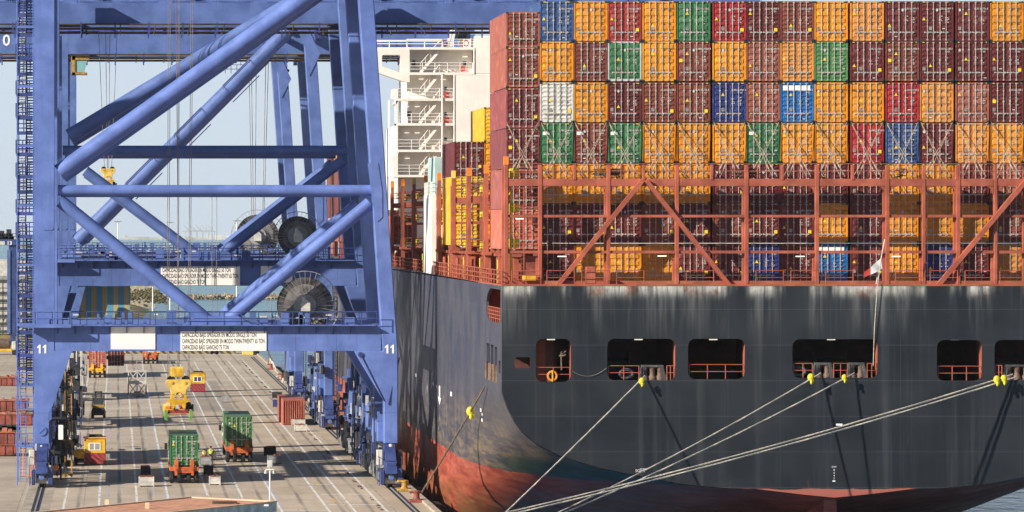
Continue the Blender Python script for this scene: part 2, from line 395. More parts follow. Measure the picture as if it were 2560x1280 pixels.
# crane rails in their dark slots, cable trench with chocks
for name, X in (('crane_rail', RAIL_R), ('crane_rail', RAIL_L)):
    mb = MB().box(X - 0.32, X - 0.07, 200, 660, 0.003, 0.007).box(X + 0.07, X + 0.32, 200, 660, 0.003, 0.007)
    structure(mb.build('rail_slot', M['dark'])); mb = MB().box(X - 0.06, X + 0.06, 200, 660, 0.0, 0.05)
    structure(mb.build('crane_rail', M['grey']))
M['sand'] = paint('pale_concrete_strip', (0.40, 0.35, 0.28, 1), 0.85, 0.2, 0.8, 0.0)
mb = MB().box(RAIL_L - 1.1, RAIL_L - 0.33, 200, 660, 0.002, 0.006).box(RAIL_L + 0.33, RAIL_L + 1.1, 200, 660, 0.002, 0.006); structure(mb.build('rail_apron', M['sand']))
mb = MB(); y = 262.0; rr = random.Random(3)
while y < 640:
    for q in range(rr.choice((1, 2, 2, 3))):
        mb.box(20.62 + rr.uniform(-.1, .1), 20.86 + rr.uniform(-.1, .1), y, y + rr.uniform(.3, .8), 0.0, rr.uniform(.04, .12)); y += 2.3
    y += rr.choice((1.5, 4, 9))
structure(mb.build('trench_covers', M['wood']))
mb = MB().box(21.65, 21.85, 200, 660, 0.002, 0.006); structure(mb.build('trench_edge', M['sand']))
mb = MB().box(24.55, 25.05, 200, 688, 0.0, 0.22); structure(mb.build('kerb', M['sand']))

# striped wall that closes the end of the quay, with a yellow block and boulders beyond
mb = MB().box(-12, 21.0, 676, 677, 0, 2.6); tag(mb.build('barrier_wall', M['hazwide']), 'long black and yellow striped wall across the far end of the quay', 'wall')
def litter(c, sx, sy, sz, n, seed, big=1.0):
    r = random.Random(seed); mb = MB()
    for i in range(n):
        x, y, z = c[0] + r.uniform(-1, 1) * sx, c[1] + r.uniform(-1, 1) * sy, c[2]; s = r.uniform(0.5, 1.3) * big
        n0 = len(mb.v); mb.ball((x, y, z + r.uniform(0, sz)), s, s * r.uniform(.7, 1.2), s * r.uniform(.5, .9), 6, 3)
        mb.v[n0:] = [(a + r.uniform(-.2, .2) * s, b + r.uniform(-.2, .2) * s, q + r.uniform(-.2, .2) * s) for a, b, q in mb.v[n0:]]
    return mb
M['rock'] = paint('pale_rock', (0.36, 0.29, 0.20, 1), 0.9, 0.4, 0.25, 0.0)
M['grass'] = paint('dry_grass', (0.22, 0.19, 0.075, 1), 0.95, 0.5, 0.14, 0.0, fade='#b6a060')
M['bush'] = paint('coastal_scrub', (0.13, 0.115, 0.05, 1), 0.95, 0.4, 0.2, 0.0)
mb = litter((60, 1345, SEA), 48, 6, 1.5, 1300, 5, .55); o = mb.build('breakwater_rocks', M['rock']); o['kind'] = 'stuff'
mb = litter((120, 1360, SEA), 70, 8, 1.2, 900, 6, .6); o = mb.build('distant_breakwater_rocks', M['rock']); o['kind'] = 'stuff'
def terrain(name, x0, x1, y0, y1, hf, mat, nx=40, ny=24):
    mb = MB()
    mb.add([(x0 + (x1 - x0) * i / nx, y0 + (y1 - y0) * j / ny, hf(i / nx, j / ny)) for j in range(ny + 1) for i in range(nx + 1)],
           [(j * (nx + 1) + i, j * (nx + 1) + i + 1, (j + 1) * (nx + 1) + i + 1, (j + 1) * (nx + 1) + i) for j in range(ny) for i in range(nx)])
    o = mb.build(name, mat, smooth=60); return structure(o)
rr = random.Random(9); HN = [[rr.uniform(-.45, .45) for _ in range(60)] for _ in range(60)]
terrain('headland', -330, 17.5, 690, 1260, lambda u, v: SEA - 2 + (min(1, (1 - u) * 9) * min(1, (1 - v) * 6) * 4.4 + (2.6 * math.exp(-((u - .955) / .05) ** 2) + 1.2 * math.exp(-((u - .9) / .03) ** 2)) * math.exp(-((v - .85) / .18) ** 2) * min(1, (1 - u) * 25)) + HN[int(u * 40)][int(v * 24)] * .5, M['grass'], 60, 30)
mb = MB(); r = random.Random(4)
for i in range(1500):
    x, y = -40 + 54 * r.random() ** .6, r.uniform(1060, 1190); z = r.uniform(1.4, 3.6) * min(1, (17 - x) / 5); n0 = len(mb.v); s = r.uniform(.1, .42)
    mb.ball((x, y, z), s * 1.5, s, s * .8, 5, 3); mb.v[n0:] = [(a + r.uniform(-.35, .35) * s, b, c + r.uniform(-.3, .3) * s) for a, b, c in mb.v[n0:]]
o = mb.build('scrub', M['bush']); o['kind'] = 'stuff'
mb = MB().box(-120, 12, 1195, 1200, SEA, 5.6); tag(mb.build('sea_wall', M['sand']), 'low pale sea wall beyond the grassy mound', 'wall')
# far shore across the bay
M['far'] = paint('far_shore', (0.42, 0.43, 0.42, 1), 0.9, 0.3, 0.004, 0.0)
M['farw'] = paint('far_town_walls', (0.62, 0.58, 0.52, 1), 0.9, 0.3, 0.01, 0.0)
mb = MB(); r = random.Random(8); X = -300.0
while X < 640:
    w = r.uniform(15, 60); mb.box(X, X + w * .97, 8650, 8700, SEA - 1, SEA + 2 + r.uniform(.5, 4.5) * (1 if X < 330 else .4)); X += w
structure(mb.build('far_shore', M['far']))
mb = MB(); X = 20.0
while X < 270:
    w = r.uniform(6, 22); mb.box(X, X + w, 8600, 8640, SEA, SEA + r.uniform(4, 11)); X += w + r.uniform(0, 10)
for q in range(5): mb.box(105 + q * 3.5, 108 + q * 3.5, 8610, 8620, SEA, SEA + 12 + 7 * (1 - abs(q - 2) / 2))
o = mb.build('far_town', M['farw']); o['kind'] = 'stuff'
def far_crane(x, k):
    mb = MB(); h = 33
    for dx in (-7, 7): mb.tube((x + dx, 8500, SEA), (x + dx * .7, 8500, SEA + h * .62), .8, 5)
    mb.tube((x - 13, 8500, SEA + h * .6), (x + 10, 8500, SEA + h * .6), .9, 5); mb.tube((x + 2, 8500, SEA + h * .6), (x - 9, 8500, SEA + h), .7, 5); mb.tube((x, 8500, SEA + h * .6), (x + 2, 8500, SEA + h * .85), .7, 5)
    tag(mb.build('quay_crane', M['far']), 'tiny hazy grey dock crane with raised boom on the far shore', 'crane', 'hazy cranes on the far shore')
for k in range(5): far_crane(158 + k * 13.2, k)
# ------------------------------------------------------------------ ship
SX, SY, DECK = 51.4, 275.0, 17.9; PORT = 27.6; HB = SX - PORT
ship = thing('container_ship', 'huge dark hulled container ship with red underbody moored along the quay', 'ship', (SX, SY, SEA))
def hullmat():
    t = NT('hull_paint'); x = t.xyz(); X, Y, Z = x
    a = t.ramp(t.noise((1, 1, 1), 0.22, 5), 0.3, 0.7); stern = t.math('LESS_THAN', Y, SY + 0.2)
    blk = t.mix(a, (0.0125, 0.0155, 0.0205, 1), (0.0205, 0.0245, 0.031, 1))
    # side paint is a paler, greyer blue than the transom
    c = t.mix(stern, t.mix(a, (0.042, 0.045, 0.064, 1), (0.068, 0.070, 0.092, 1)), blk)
    # rain streaks
    st = t.ramp(t.noise((1.5, 1.5, 0.03), 1.0, 6, 0.7), 0.50, 0.74, 0, 1); c = t.mix(t.math('MULTIPLY', st, 0.2), c, (0.13, 0.135, 0.14, 1))
    # salt run-off below the deck edge of the transom
    up = t.ramp(Z, DECK - 1.35, DECK - .05, 0, 1); up2 = t.ramp(Z, DECK - 4.6, DECK - 0.4, 0, 1)
    nx = t.ramp(t.noise((0.34, 1, 0.02), 1.0, 4, 0.6), 0.41, 0.54); ny = t.ramp(t.noise((1.6, 1, 0.10), 1.0, 4, 0.6), 0.40, 0.72)
    nb = t.ramp(t.noise((0.9, 1, 0.9), 1.0, 5, 0.7), 0.3, 0.7)
    salt = t.math('MULTIPLY', t.math('MULTIPLY', t.math('MULTIPLY', up, up), t.math('ADD', t.math('MULTIPLY', nx, 0.55), t.math('MULTIPLY', nb, 0.45))), nx)
    salt = t.math('MULTIPLY', t.math('MULTIPLY', salt, stern), t.ramp(t.noise((3.2, 1, 0.22), 1.0, 6, 0.75), 0.34, 0.58, .25, 1))
    c = t.mix(t.math('MULTIPLY', t.math('MULTIPLY', t.math('MULTIPLY', up2, ny), stern), t.math('MULTIPLY', nx, 0.45)), c, (0.23, 0.24, 0.24, 1))
    c = t.mix(t.math('MULTIPLY', salt, 0.95, clamp=True), c, t.mix(t.ramp(t.noise((0.5, 1, 0.5), 1.0, 4, 0.6), 0.36, 0.5), (0.46, 0.24, 0.17, 1), (0.70, 0.69, 0.63, 1)))
    # welded strake lines
    for p, o in ((2.55, 0.35), (1000, 0)):
        f = t.math('LESS_THAN', t.math('ABSOLUTE', t.math('SUBTRACT', t.math('FRACT', t.math('MULTIPLY', t.math('ADD', Z, o), 1 / p)), 0.5)), 0.006)
        c = t.mix(t.math('MULTIPLY', f, 0.22), c, (0.20, 0.20, 0.22, 1))
    f = t.math('LESS_THAN', t.math('ABSOLUTE', t.math('SUBTRACT', t.math('FRACT', t.math('MULTIPLY', t.math('ADD', X, Y), 1 / 8.6)), 0.5)), 0.0022)
    c = t.mix(t.math('MULTIPLY', f, 0.12), c, (0.16, 0.16, 0.17, 1))
    # dust, scuffs and a painted sunlit sheen at the stern turn, white fender scrapes
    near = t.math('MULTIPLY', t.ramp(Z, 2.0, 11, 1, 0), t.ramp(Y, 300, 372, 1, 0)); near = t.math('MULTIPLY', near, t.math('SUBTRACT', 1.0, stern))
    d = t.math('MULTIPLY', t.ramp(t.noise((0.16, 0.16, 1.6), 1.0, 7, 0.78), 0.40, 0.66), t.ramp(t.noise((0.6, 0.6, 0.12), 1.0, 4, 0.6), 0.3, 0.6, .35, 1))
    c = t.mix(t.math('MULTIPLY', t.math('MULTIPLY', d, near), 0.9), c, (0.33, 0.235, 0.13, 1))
    sc = t.ramp(t.noise((0.35, 0.5, 0.28), 2.6, 6, 0.8), 0.59, 0.63)
    zone = t.math('MULTIPLY', t.ramp(Z, 3.5, 5.0, 0, 1), t.ramp(Z, 7.5, 9.5, 1, 0)); zone = t.math('MULTIPLY', zone, t.math('MULTIPLY', t.ramp(Y, 318, 326, 0, 1), t.ramp(Y, 346, 352, 1, 0)))
    c = t.mix(t.math('MULTIPLY', sc, zone), c, (0.62, 0.60, 0.56, 1))
    # green boot band under the counter, then red antifouling
    g = t.math('MULTIPLY', t.ramp(Z, 4.8, 5.6, 1, 0), t.math('SUBTRACT', 1.0, stern)); g = t.math('MULTIPLY', g, t.ramp(X, 28.2, 30.5, 0, 1))
    c = t.mix(t.math('MULTIPLY', g, 0.8), c, (0.025, 0.075, 0.06, 1))
    edge = t.math('ADD', 3.38, t.math('MULTIPLY', t.math('SUBTRACT', t.noise((0.5, 0.5, 0.5), 1.0, 4), 0.5), 0.35)); edge = t.math('ADD', edge, t.math('MULTIPLY', t.math('SUBTRACT', 1.0, stern), 0.25))
    red = t.math('LESS_THAN', Z, edge)
    rn = t.ramp(t.noise((0.2, 0.2, 1.2), 1.0, 6, 0.7), 0.35, 0.7); rc = t.mix(rn, (0.27, 0.050, 0.034, 1), (0.52, 0.135, 0.085, 1)); rc = t.mix(stern, rc, (0.36, 0.115, 0.085, 1))
    al = t.math('MULTIPLY', t.ramp(Z, -2.4, 2.4, 1, 0), t.ramp(t.noise((0.3, 0.3, 0.8), 1.0, 5, 0.7), 0.38, 0.62)); rc = t.mix(t.math('MULTIPLY', al, 0.85), rc, (0.20, 0.17, 0.05, 1))
    ye = t.ramp(t.noise((0.15, 0.2, 0.6), 1.3, 5, 0.75), 0.60, 0.68, 0, 0.7); rc = t.mix(ye, rc, (0.55, 0.26, 0.09, 1))
    c = t.mix(red, c, rc)
    rs = t.ramp(t.noise((1.0, 1.0, 0.12), 1.6, 5, 0.7), 0.66, 0.72, 0, 0.8); lo = t.math('MULTIPLY', t.ramp(Z, 6.9, 7.6, 1, 0), stern)
    c = t.mix(t.math('MULTIPLY', rs, lo), c, (0.22, 0.10, 0.05, 1))
    t.bump(t.noise((0.35, 0.35, 0.35), 1.0, 3), 0.35, 0.12)
    return t.done(c, t.ramp(a, 0, 1, 0.36, 0.55), 0, 0.4)
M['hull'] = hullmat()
ZT = [(0, 2.75), (2.5, 3.0), (5.5, 3.36), (7.4, 3.4), (10.9, 3.72), (13.9, 4.29), (16.8, 4.87), (19.6, 5.73), (21.3, 6.58), (22.4, 7.5), (22.9, 8.2), (23.4, 9.2), (23.65, 9.9), (HB, 10.4)]
half = list(reversed(ZT))
# transom plate with its openings
def tx(px): return gx(px, SY)
def tz(py): return gz(py, SY)
outl = [(SX - HB, DECK), (SX - HB, 10.4)] + [(SX - d, z) for d, z in half[1:]] + [(SX + d, z) for d, z in ZT[1:]] + [(SX + HB, DECK)]
WIN = [(1339, 1428, 847, 955), (1518, 1689, 847, 951), (1720, 1863, 847, 948), (1981, 2195, 848, 945), (2342, 2456, 850, 952), (2486, 2742, 850, 950)]
holes = [rrect(tx(a), tx(b), tz(d), tz(c), 0.52) for a, b, c, d in WIN] + [rrect(tx(1286), tx(1327), tz(921), tz(893), 0.2)]
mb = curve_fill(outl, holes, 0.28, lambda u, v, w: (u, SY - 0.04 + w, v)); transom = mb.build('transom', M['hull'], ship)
# side plate near the stern with the mooring opening and four roller slots
def sy_(px): return F * PORT / (px - VX)
slots = []
for a, b in ((1216.5, 1224), (1227.5, 1233.5), (1236.5, 1243), (1246.5, 1251.5)):
    slots.append(rrect(sy_(b), sy_(a), 10.85 if b < 1245 else 11.6, 13.5 - (0.0 if b < 1235 else .1) - (0.9 if b > 1245 else 0), 0.25, 3))
outs = [(SY + 0.245, 10.4), (SY + 18, 10.4), (SY + 18, DECK), (SY + 0.245, DECK)]
cor = [(SY + 1.0, 15.2), (SY + 9.5, 15.2), (SY + 11.5, 15.7), (SY + 11.5, 16.6), (SY + 10.5, 17.2), (SY + 8.5, 17.62), (SY + 1.0, 17.62)]
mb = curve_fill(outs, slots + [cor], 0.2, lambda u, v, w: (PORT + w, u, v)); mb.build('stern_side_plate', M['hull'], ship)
# lofted hull behind it
ST = [0.25, 3, 6, 10, 14, 18, 24, 31, 39, 48, 57, 66, 78, 95, 130, 180, 240, 285, 310]
def section(t):
    nar = 1.0 if t < 235 else max(0.04, 1 - ((t - 235) / 78) ** 1.7)
    pts = [(HB, DECK + 0.0026 * t), (HB, 14.0), (HB, 10.4)]
    for d, z in half: pts.append((d, max(-9.0, z - 0.2 * t)))
    L = [(SX - d * nar, SY + t, z) for d, z in pts]; Rr = [(SX + d * nar, SY + t, z if i > len(pts) - 99 and d > HB - .01 and z > 10.39 else max(-9.0, z + .042 * t * min(1, max(0, (d - 6) / 8)))) for i, (d, z) in enumerate(reversed(pts[:-1]))]
    return L + Rr
secs = [section(t) for t in ST]; n = len(secs[0]); mb = MB()
for s in secs: mb.v += s
for i in range(len(ST) - 1):
    for k in range(n - 1):
        if k < 2 and ST[i + 1] <= 18: continue
        mb.f.append((i * n + k, i * n + k + 1, (i + 1) * n + k + 1, (i + 1) * n + k))
mb.f.append(tuple(range((len(ST) - 1) * n, len(ST) * n)))
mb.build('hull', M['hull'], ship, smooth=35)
mb = MB()
for i in range(len(ST) - 1):
    a, b = secs[i], secs[i + 1]; j = len(mb.v); mb.v += [(a[0][0] + .25, a[0][1], a[0][2] - .06), (a[-1][0] - .25, a[-1][1], a[-1][2] - .06), (b[-1][0] - .25, b[-1][1], b[-1][2] - .06), (b[0][0] + .25, b[0][1], b[0][2] - .06)]; mb.f.append((j, j + 1, j + 2, j + 3))
mb.build('deck', M['salmond'], ship)
mb = MB().box(PORT, PORT + 0.12, SY + .3, SY + 240, DECK + 0.0, DECK + .1).box(SX - HB, SX + HB, SY - .06, SY + .1, DECK + .001, DECK + .14); mb.build('deck_edge', M['salmon'], ship)
# rudder post under the counter
mb = MB().prism([(SY + 1.5, 2.6), (SY + 14.5, 1.0), (SY + 14.5, -8), (SY + 3.0, -8), (SY + 1.5, -3)], SX - .45, SX + .45, 'x'); mb.build('rudder', M['hull'], ship)
# mooring deck seen through the openings
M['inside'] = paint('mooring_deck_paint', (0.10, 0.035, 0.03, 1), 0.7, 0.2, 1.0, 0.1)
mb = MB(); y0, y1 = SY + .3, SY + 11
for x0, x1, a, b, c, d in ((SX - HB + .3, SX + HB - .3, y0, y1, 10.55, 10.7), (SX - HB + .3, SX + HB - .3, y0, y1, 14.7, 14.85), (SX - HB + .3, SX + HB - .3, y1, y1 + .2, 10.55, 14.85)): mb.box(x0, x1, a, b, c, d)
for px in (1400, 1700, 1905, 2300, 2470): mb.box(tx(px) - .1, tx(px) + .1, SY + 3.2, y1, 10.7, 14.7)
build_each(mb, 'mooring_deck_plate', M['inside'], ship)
M['jamb'] = M['salmon']
mb = MB()
for a, b, c, d in WIN: mb.box(tx(b) + .005, tx(b) + .1, SY + .25, SY + 1.1, tz(d), tz(c)).box(tx(a) - .1, tx(a) - .005, SY + .25, SY + 1.1, tz(d), tz(c))
mb.box(tx(1339) - .1, tx(1339) + 1.05, SY + 3.0, SY + 3.1, 10.9, 14.6)
mb.box(PORT + .25, PORT + 3.2, SY + 14, SY + 14.2, 15.2, 17.7).box(PORT + 3.2, PORT + 3.4, SY + .4, SY + 14, 14.9, 17.7).box(PORT + .22, PORT + 3.2, SY + .5, SY + 14, 14.9, 15.1)
build_each(mb, 'opening_jamb', M['salmon'], ship)
for a, b, c, d in WIN: mb_ = MB().box((tx(a) + tx(b)) / 2 - .28, (tx(a) + tx(b)) / 2 + .28, SY + 1.4, SY + 1.7, 13.99, 14.06); mb_.build('deck_light', M['lamp'], ship)
# winch drums behind the rollers
for px, w in ((1560, 2.0), (2020, 2.6), (2110, 2.2), (2540, 2.5)):
    mb = MB(); x = tx(px); mb.lathe((x, SY + 5.5, 12.0), [(1.0, -w / 2 - .1), (1.0, -w / 2), (.62, -w / 2), (.62, w / 2), (1.0, w / 2), (1.0, w / 2 + .1)], 'x', 18); mb.build('mooring_winch', M['dark'], ship, smooth=40)
# rails, roller fairleads and ring chocks on the sills
M['dgrey'] = paint('dirty_grey_steel', (0.085, 0.085, 0.088, 1), 0.6, 0.3, 2.0, 0.2, 0.3)
M['roller'] = paint('brown_roller', (0.15, 0.095, 0.07, 1), 0.6, 0.25, 3.0, 0.0, 0.3)
def sill_rail(a, b, d, skip=()):
    mb = MB(); z = tz(d) + .02; y = SY + .12
    for k in (1.02, .52): mb.tube((tx(a) + .05, y, z + k), (tx(b) - .05, y, z + k), .032, 5)
    m = max(2, round((tx(b) - tx(a)) / 1.2))
    for k in range(m + 1): x = tx(a) + .06 + (tx(b) - tx(a) - .12) * k / m; mb.tube((x, y, z), (x, y, z + 1.02), .035, 5)
    mb.build('railing', M['salmon'], ship)
for a, b, d in ((1341, 1427, 955), (1520, 1600, 951), (1666, 1688, 951), (1722, 1862, 948), (1983, 2034, 945), (2083, 2122, 945), (2167, 2194, 945), (2344, 2455, 952), (2488, 2508, 950)): sill_rail(a, b, d)
def fairlead(px0, px1, d, nr):
    z = tz(d) + .02; x0, x1 = tx(px0), tx(px1); y = SY + .55; mb = MB()
    mb.prism([(x0 - .18, z), (x0 + .12, z), (x0 + .25, z + .92), (x0 + .05, z + .92)], y - .28, y + .3).prism([(x1 - .12, z), (x1 + .18, z), (x1 - .05, z + .92), (x1 - .25, z + .92)], y - .28, y + .3)
    mb.box(x0 + .05, x1 - .05, y - .3, y + .32, z + .921, z + 1.06).box(x0 - .1, x1 + .1, y - .3, y + .3, z - .015, z - .001); f = mb.build('fairlead', M['dgrey'], ship)
    for k in range(nr):
        x = x0 + (x1 - x0) * (k + .5) / nr; m2 = MB().lathe((x, y, z), [(.30, 0), (.30, .22), (.19, .34), (.19, .66), (.26, .8), (.26, .92)], 'z', 12); m2.build('roller', M['roller'], f, smooth=50)
for a in ((1604, 1662, 951, 3), (2038, 2082, 945, 2), (2124, 2165, 945, 2), (2514, 2580, 950, 3)): fairlead(*a)
for px, d in ((1568, 951), (2000, 945)):
    mb = MB(); x, z = tx(px), tz(d); pts = [Vector((x + .46 * math.cos(t) * (1 if abs(math.cos(t)) > .5 else 1), SY + .5, z + .45 + .3 * math.sin(t))) for t in [2 * math.pi * k / 20 for k in range(21)]]
    mb.pipe(pts, .12, 8); mb.build('ring_chock', M['dgrey'], ship, smooth=50)
for k, (a, b) in enumerate(((1216.5, 1224), (1227.5, 1233.5), (1236.5, 1243))):
    m2 = MB(); 
    for yy in (sy_(a) - .05, sy_(b) + .05): m2.tube((PORT - .02, yy, 10.85), (PORT - .02, yy, 12.1), .11, 8)
    build_each(m2, 'side_roller', M['roller'], ship)
mb = MB().rail([(PORT + .1, SY + 1.2, 15.2), (PORT + .1, SY + 11, 15.2)], 1.05, 1.5, .035, 3); mb.build('railing', M['salmon'], ship)
# hull lettering and marks
def on_transom(s, px, py, h, sx=1.0, name='draught_mark'):
    text_mb(s, h, sx, 'CENTER', lambda u, v: (tx(px) + u, SY - .05, tz(py) + v)).build(name, M['wletter'], ship)
for i, s in enumerate(('E/W', '8', '6', '4', '2')): on_transom(s, 2085, (1169, 1177, 1184, 1191, 1198)[i], .13 if i else .12, 1.1)
MB().box(tx(2081), tx(2088), SY - .055, SY - .05, tz(1204), tz(1201)).build('draught_mark', M['wletter'], ship)
on_transom('SG', 1594, 1180, .2, 1.0, 'hull_mark'); on_transom('VT', 1608, 1180, .2, 1.0, 'hull_mark')
MB().box(tx(1600.5), tx(1601.3), SY - .055, SY - .05, tz(1182), tz(1171)).box(tx(1601.3), tx(1616), SY - .055, SY - .05, tz(1172), tz(1171.2)).build('hull_mark', M['wletter'], ship)
MB().box(tx(2090), tx(2106), SY - .055, SY - .05, tz(1064), tz(1059)).build('hull_mark', M['wletter'], ship)
def on_side(px, py, w, h):  # white square marks on the port side
    Y = F * PORT / (px - VX); z = gz(py, Y); return MB().box(PORT - .012, PORT - .006, Y - w / 2, Y + w / 2, z - h / 2, z + h / 2)
for px, py, w, h in ((1039, 937, 1.6, .3), (1083, 960, 1.2, .3), (1092, 966, 1.0, .25), (1128, 985, 1.4, .35), (1202, 1025, .9, .25), (1205, 1035, .8, .2), (1205, 1050, .8, .22)): on_side(px, py, w, h).build('hull_mark', M['wletter'], ship)
Y = F * PORT / (1099 - VX); z = gz(985, Y)
MB().prism([(Y - .55, z + .7), (Y + .55, z + .7), (Y + .55, z - .3), (Y + 1.5, z - .3), (Y, z - .95), (Y - 1.5, z - .3), (Y - .55, z - .3)], PORT - .012, PORT - .006, 'x').build('hull_mark', M['wletter'], ship)
# ---- lashing bridges
BP = 14.15
def bridge0():
    Yp = 277.3; s = F / Yp; X = lambda p: (p - VX) / s; Z = lambda p: EYE - (p - VY) / s
    mb = MB(); ztop = Z(412)
    px = [1265 - 0, 1350, 1521, 1692, 1866, 2042, 2218, 2309, 2395, 2488, 2560 + 8, 2742, 2916]
    for i, p in enumerate(px):
        w = .27 if i != 7 and i != 9 else .22; x = X(p); zt = ztop if i else Z(400)
        zb = DECK + .1 if i else DECK + .1
        mb.box(x - w / 2, x + w / 2, Yp - .2, Yp + .25, zb, zt)
        mb.box(x - w / 2 - .14, x - w / 2 + .02, Yp + .26, Yp + .5, zb, Z(640) if i % 2 else zt - .5)
    for p in (1436, 1609, 1779, 1955, 2131, 2391): mb.box(X(p) - .1, X(p) + .1, Yp - .22, Yp + .2, Z(450), ztop)
    b = MB().box(X(1268), X(2916), Yp - .15, Yp - .02, DECK + .1, DECK + .35).build('lashing_bridge', M['salmon'], ship); build_each(mb, 'post', M['salmon'], b, bevel=.02)
    mb = MB(); x0, x1 = X(1268), X(2916)
    for i in range(len(px) - 1):
        a, c = X(px[i]) + .14, X(px[i + 1]) - .14
        mb.box(a, c, Yp - .16, Yp + .2, Z(465), Z(447))
        mb.box(a, c, Yp - .1, Yp + .15, Z(543.5), Z(537)); mb.box(a, c, Yp - .1, Yp + .15, Z(633.5), Z(626.5))
        if i:
            for sgn, xx in ((1, a), (-1, c)): mb.prism([(xx, Z(465) - .002), (xx + sgn * .62, Z(465) - .002), (xx + sgn * .3, Z(465) - .12), (xx + sgn * .12, Z(465) - .3), (xx, Z(465) - .62)], Yp - .12, Yp + .12)
    build_each(mb, 'cross_beam', M['salmon'], b)
    mb = MB().box(x0, x1, Yp + .26, Yp + 1.15, Z(447) - .16, Z(447) - .06); 
    mb.box(x0, x1, Yp + .3, Yp + .6, Z(540) - .06, Z(540)).box(x0, x1, Yp + .3, Yp + .6, Z(630) - .06, Z(630)); build_each(mb, 'walkway', M['salmond'], b)
    for (ax, ay), (bx, by) in (((1392, 714), (1604, 452)), ((1822, 714), (1614, 452)), ((2342, 714), (2562, 452)), ((2790, 714), (2570, 452))):
        MB().beam((X(ax), Yp - .28, Z(ay)), (X(bx), Yp - .28, Z(by)), .3, .48, (0, 1, 0)).build('brace', M['salmon'], b)
    mb = MB().rail([(x0, Yp - .12, Z(446)), (x1, Yp - .12, Z(446))], 1.05, 1.66, .03, 1); mb.build('railing', M['salmon'], b)
    mb = MB(); 
    for k in range(14):
        p0, p1 = 1360 + k * 86.5, 1428 + k * 86.5
        if k in (3, 5, 9): continue
        mb.rail([(X(p0), SY + .35, DECK + .1), (X(p1), SY + .35, DECK + .1)], 1.0, 1.9, .03, 1)
    mb.rail([(X(1272), SY + .35, DECK + .1), (X(1345), SY + .35, DECK + .1)], 1.0, 1.0, .03, 2); mb.build('railing', M['salmon'], ship)
    # port bay: ladder, platforms, yellow gear boxes
    mb = MB()
    for zz in (447, 540, 630): mb.box(X(1275), X(1345), Yp + .3, Yp + 1.2, Z(zz) - .12, Z(zz) - .1)
    for zz in (432, 470, 493, 517, 560, 585, 610): mb.tube((X(1275), Yp - .05, Z(zz)), (X(1347), Yp - .05, Z(zz)), .03, 5)
    mb.tube((X(1310), Yp - .08, Z(700)), (X(1310), Yp - .08, Z(455)), .035, 5)
    for k in range(30): mb.tube((X(1290), Yp - .08, DECK + .4 + k * .3), (X(1310), Yp - .08, DECK + .4 + k * .3), .02, 4)
    mb.build('ladder', M['salmon'], b)
    for py in (432, 520, 608):
        x = X(1289); MB().cbox((x, Yp + .95, Z(py)), .72, .5, .64).build('gear_box', M['lime'], b, bevel=.04)
    mb = MB().tube((X(1278), Yp + .2, DECK), (X(1278), Yp + .2, Z(455)), .07, 6); mb.build('pipe', M['lime'], b)
    MB().box(X(1308), X(1345), Yp + .6, Yp + 1.6, DECK + .1, Z(640)).build('vent_trunk', M['tank'], b)
    MB().cbox((X(1322), Yp - .3, DECK + .55), .95, .5, .42).build('deck_box', M['yellow'], b, bevel=.03)
    MB().cbox((X(1470), SY + .8, DECK + .75), .74, .6, 1.28).build('vent_box', M['salmon'], ship, bevel=.06)
    MB().box(X(1265) - .16, X(1265) + .16, Yp - .22, Yp + .27, Z(412), Z(391)).build('post_tip', M['tip'], b)
    # deck lamps under the beams
    for p, zz in ((1300, 547), (1405, 641), (1655, 640), (2000, 641), (2240, 641)): MB().cbox((X(p), Yp - .02, Z(zz)), .62, .12, .07).build('lamp', M['lamp'], b)
    mb = MB(); r = random.Random(2)
    for p0, p1 in ((1480, 1562), (1828, 1905), (2240, 2270)):
        for k in range(22): z = Z(443) + r.random() * .62; mb.tube((X(p0) + r.uniform(0, .3), Yp + .1 + r.random() * .5, z), (X(p1) - r.uniform(0, .4), Yp + .1 + r.random() * .5, z + r.uniform(-.04, .04)), .022, 4)
    o = mb.build('spare_lashing_rods', M['wood']); tag(o, 'bundles of brown spare lashing rods lying on the stern lashing bridge', 'rods')
bridge0()
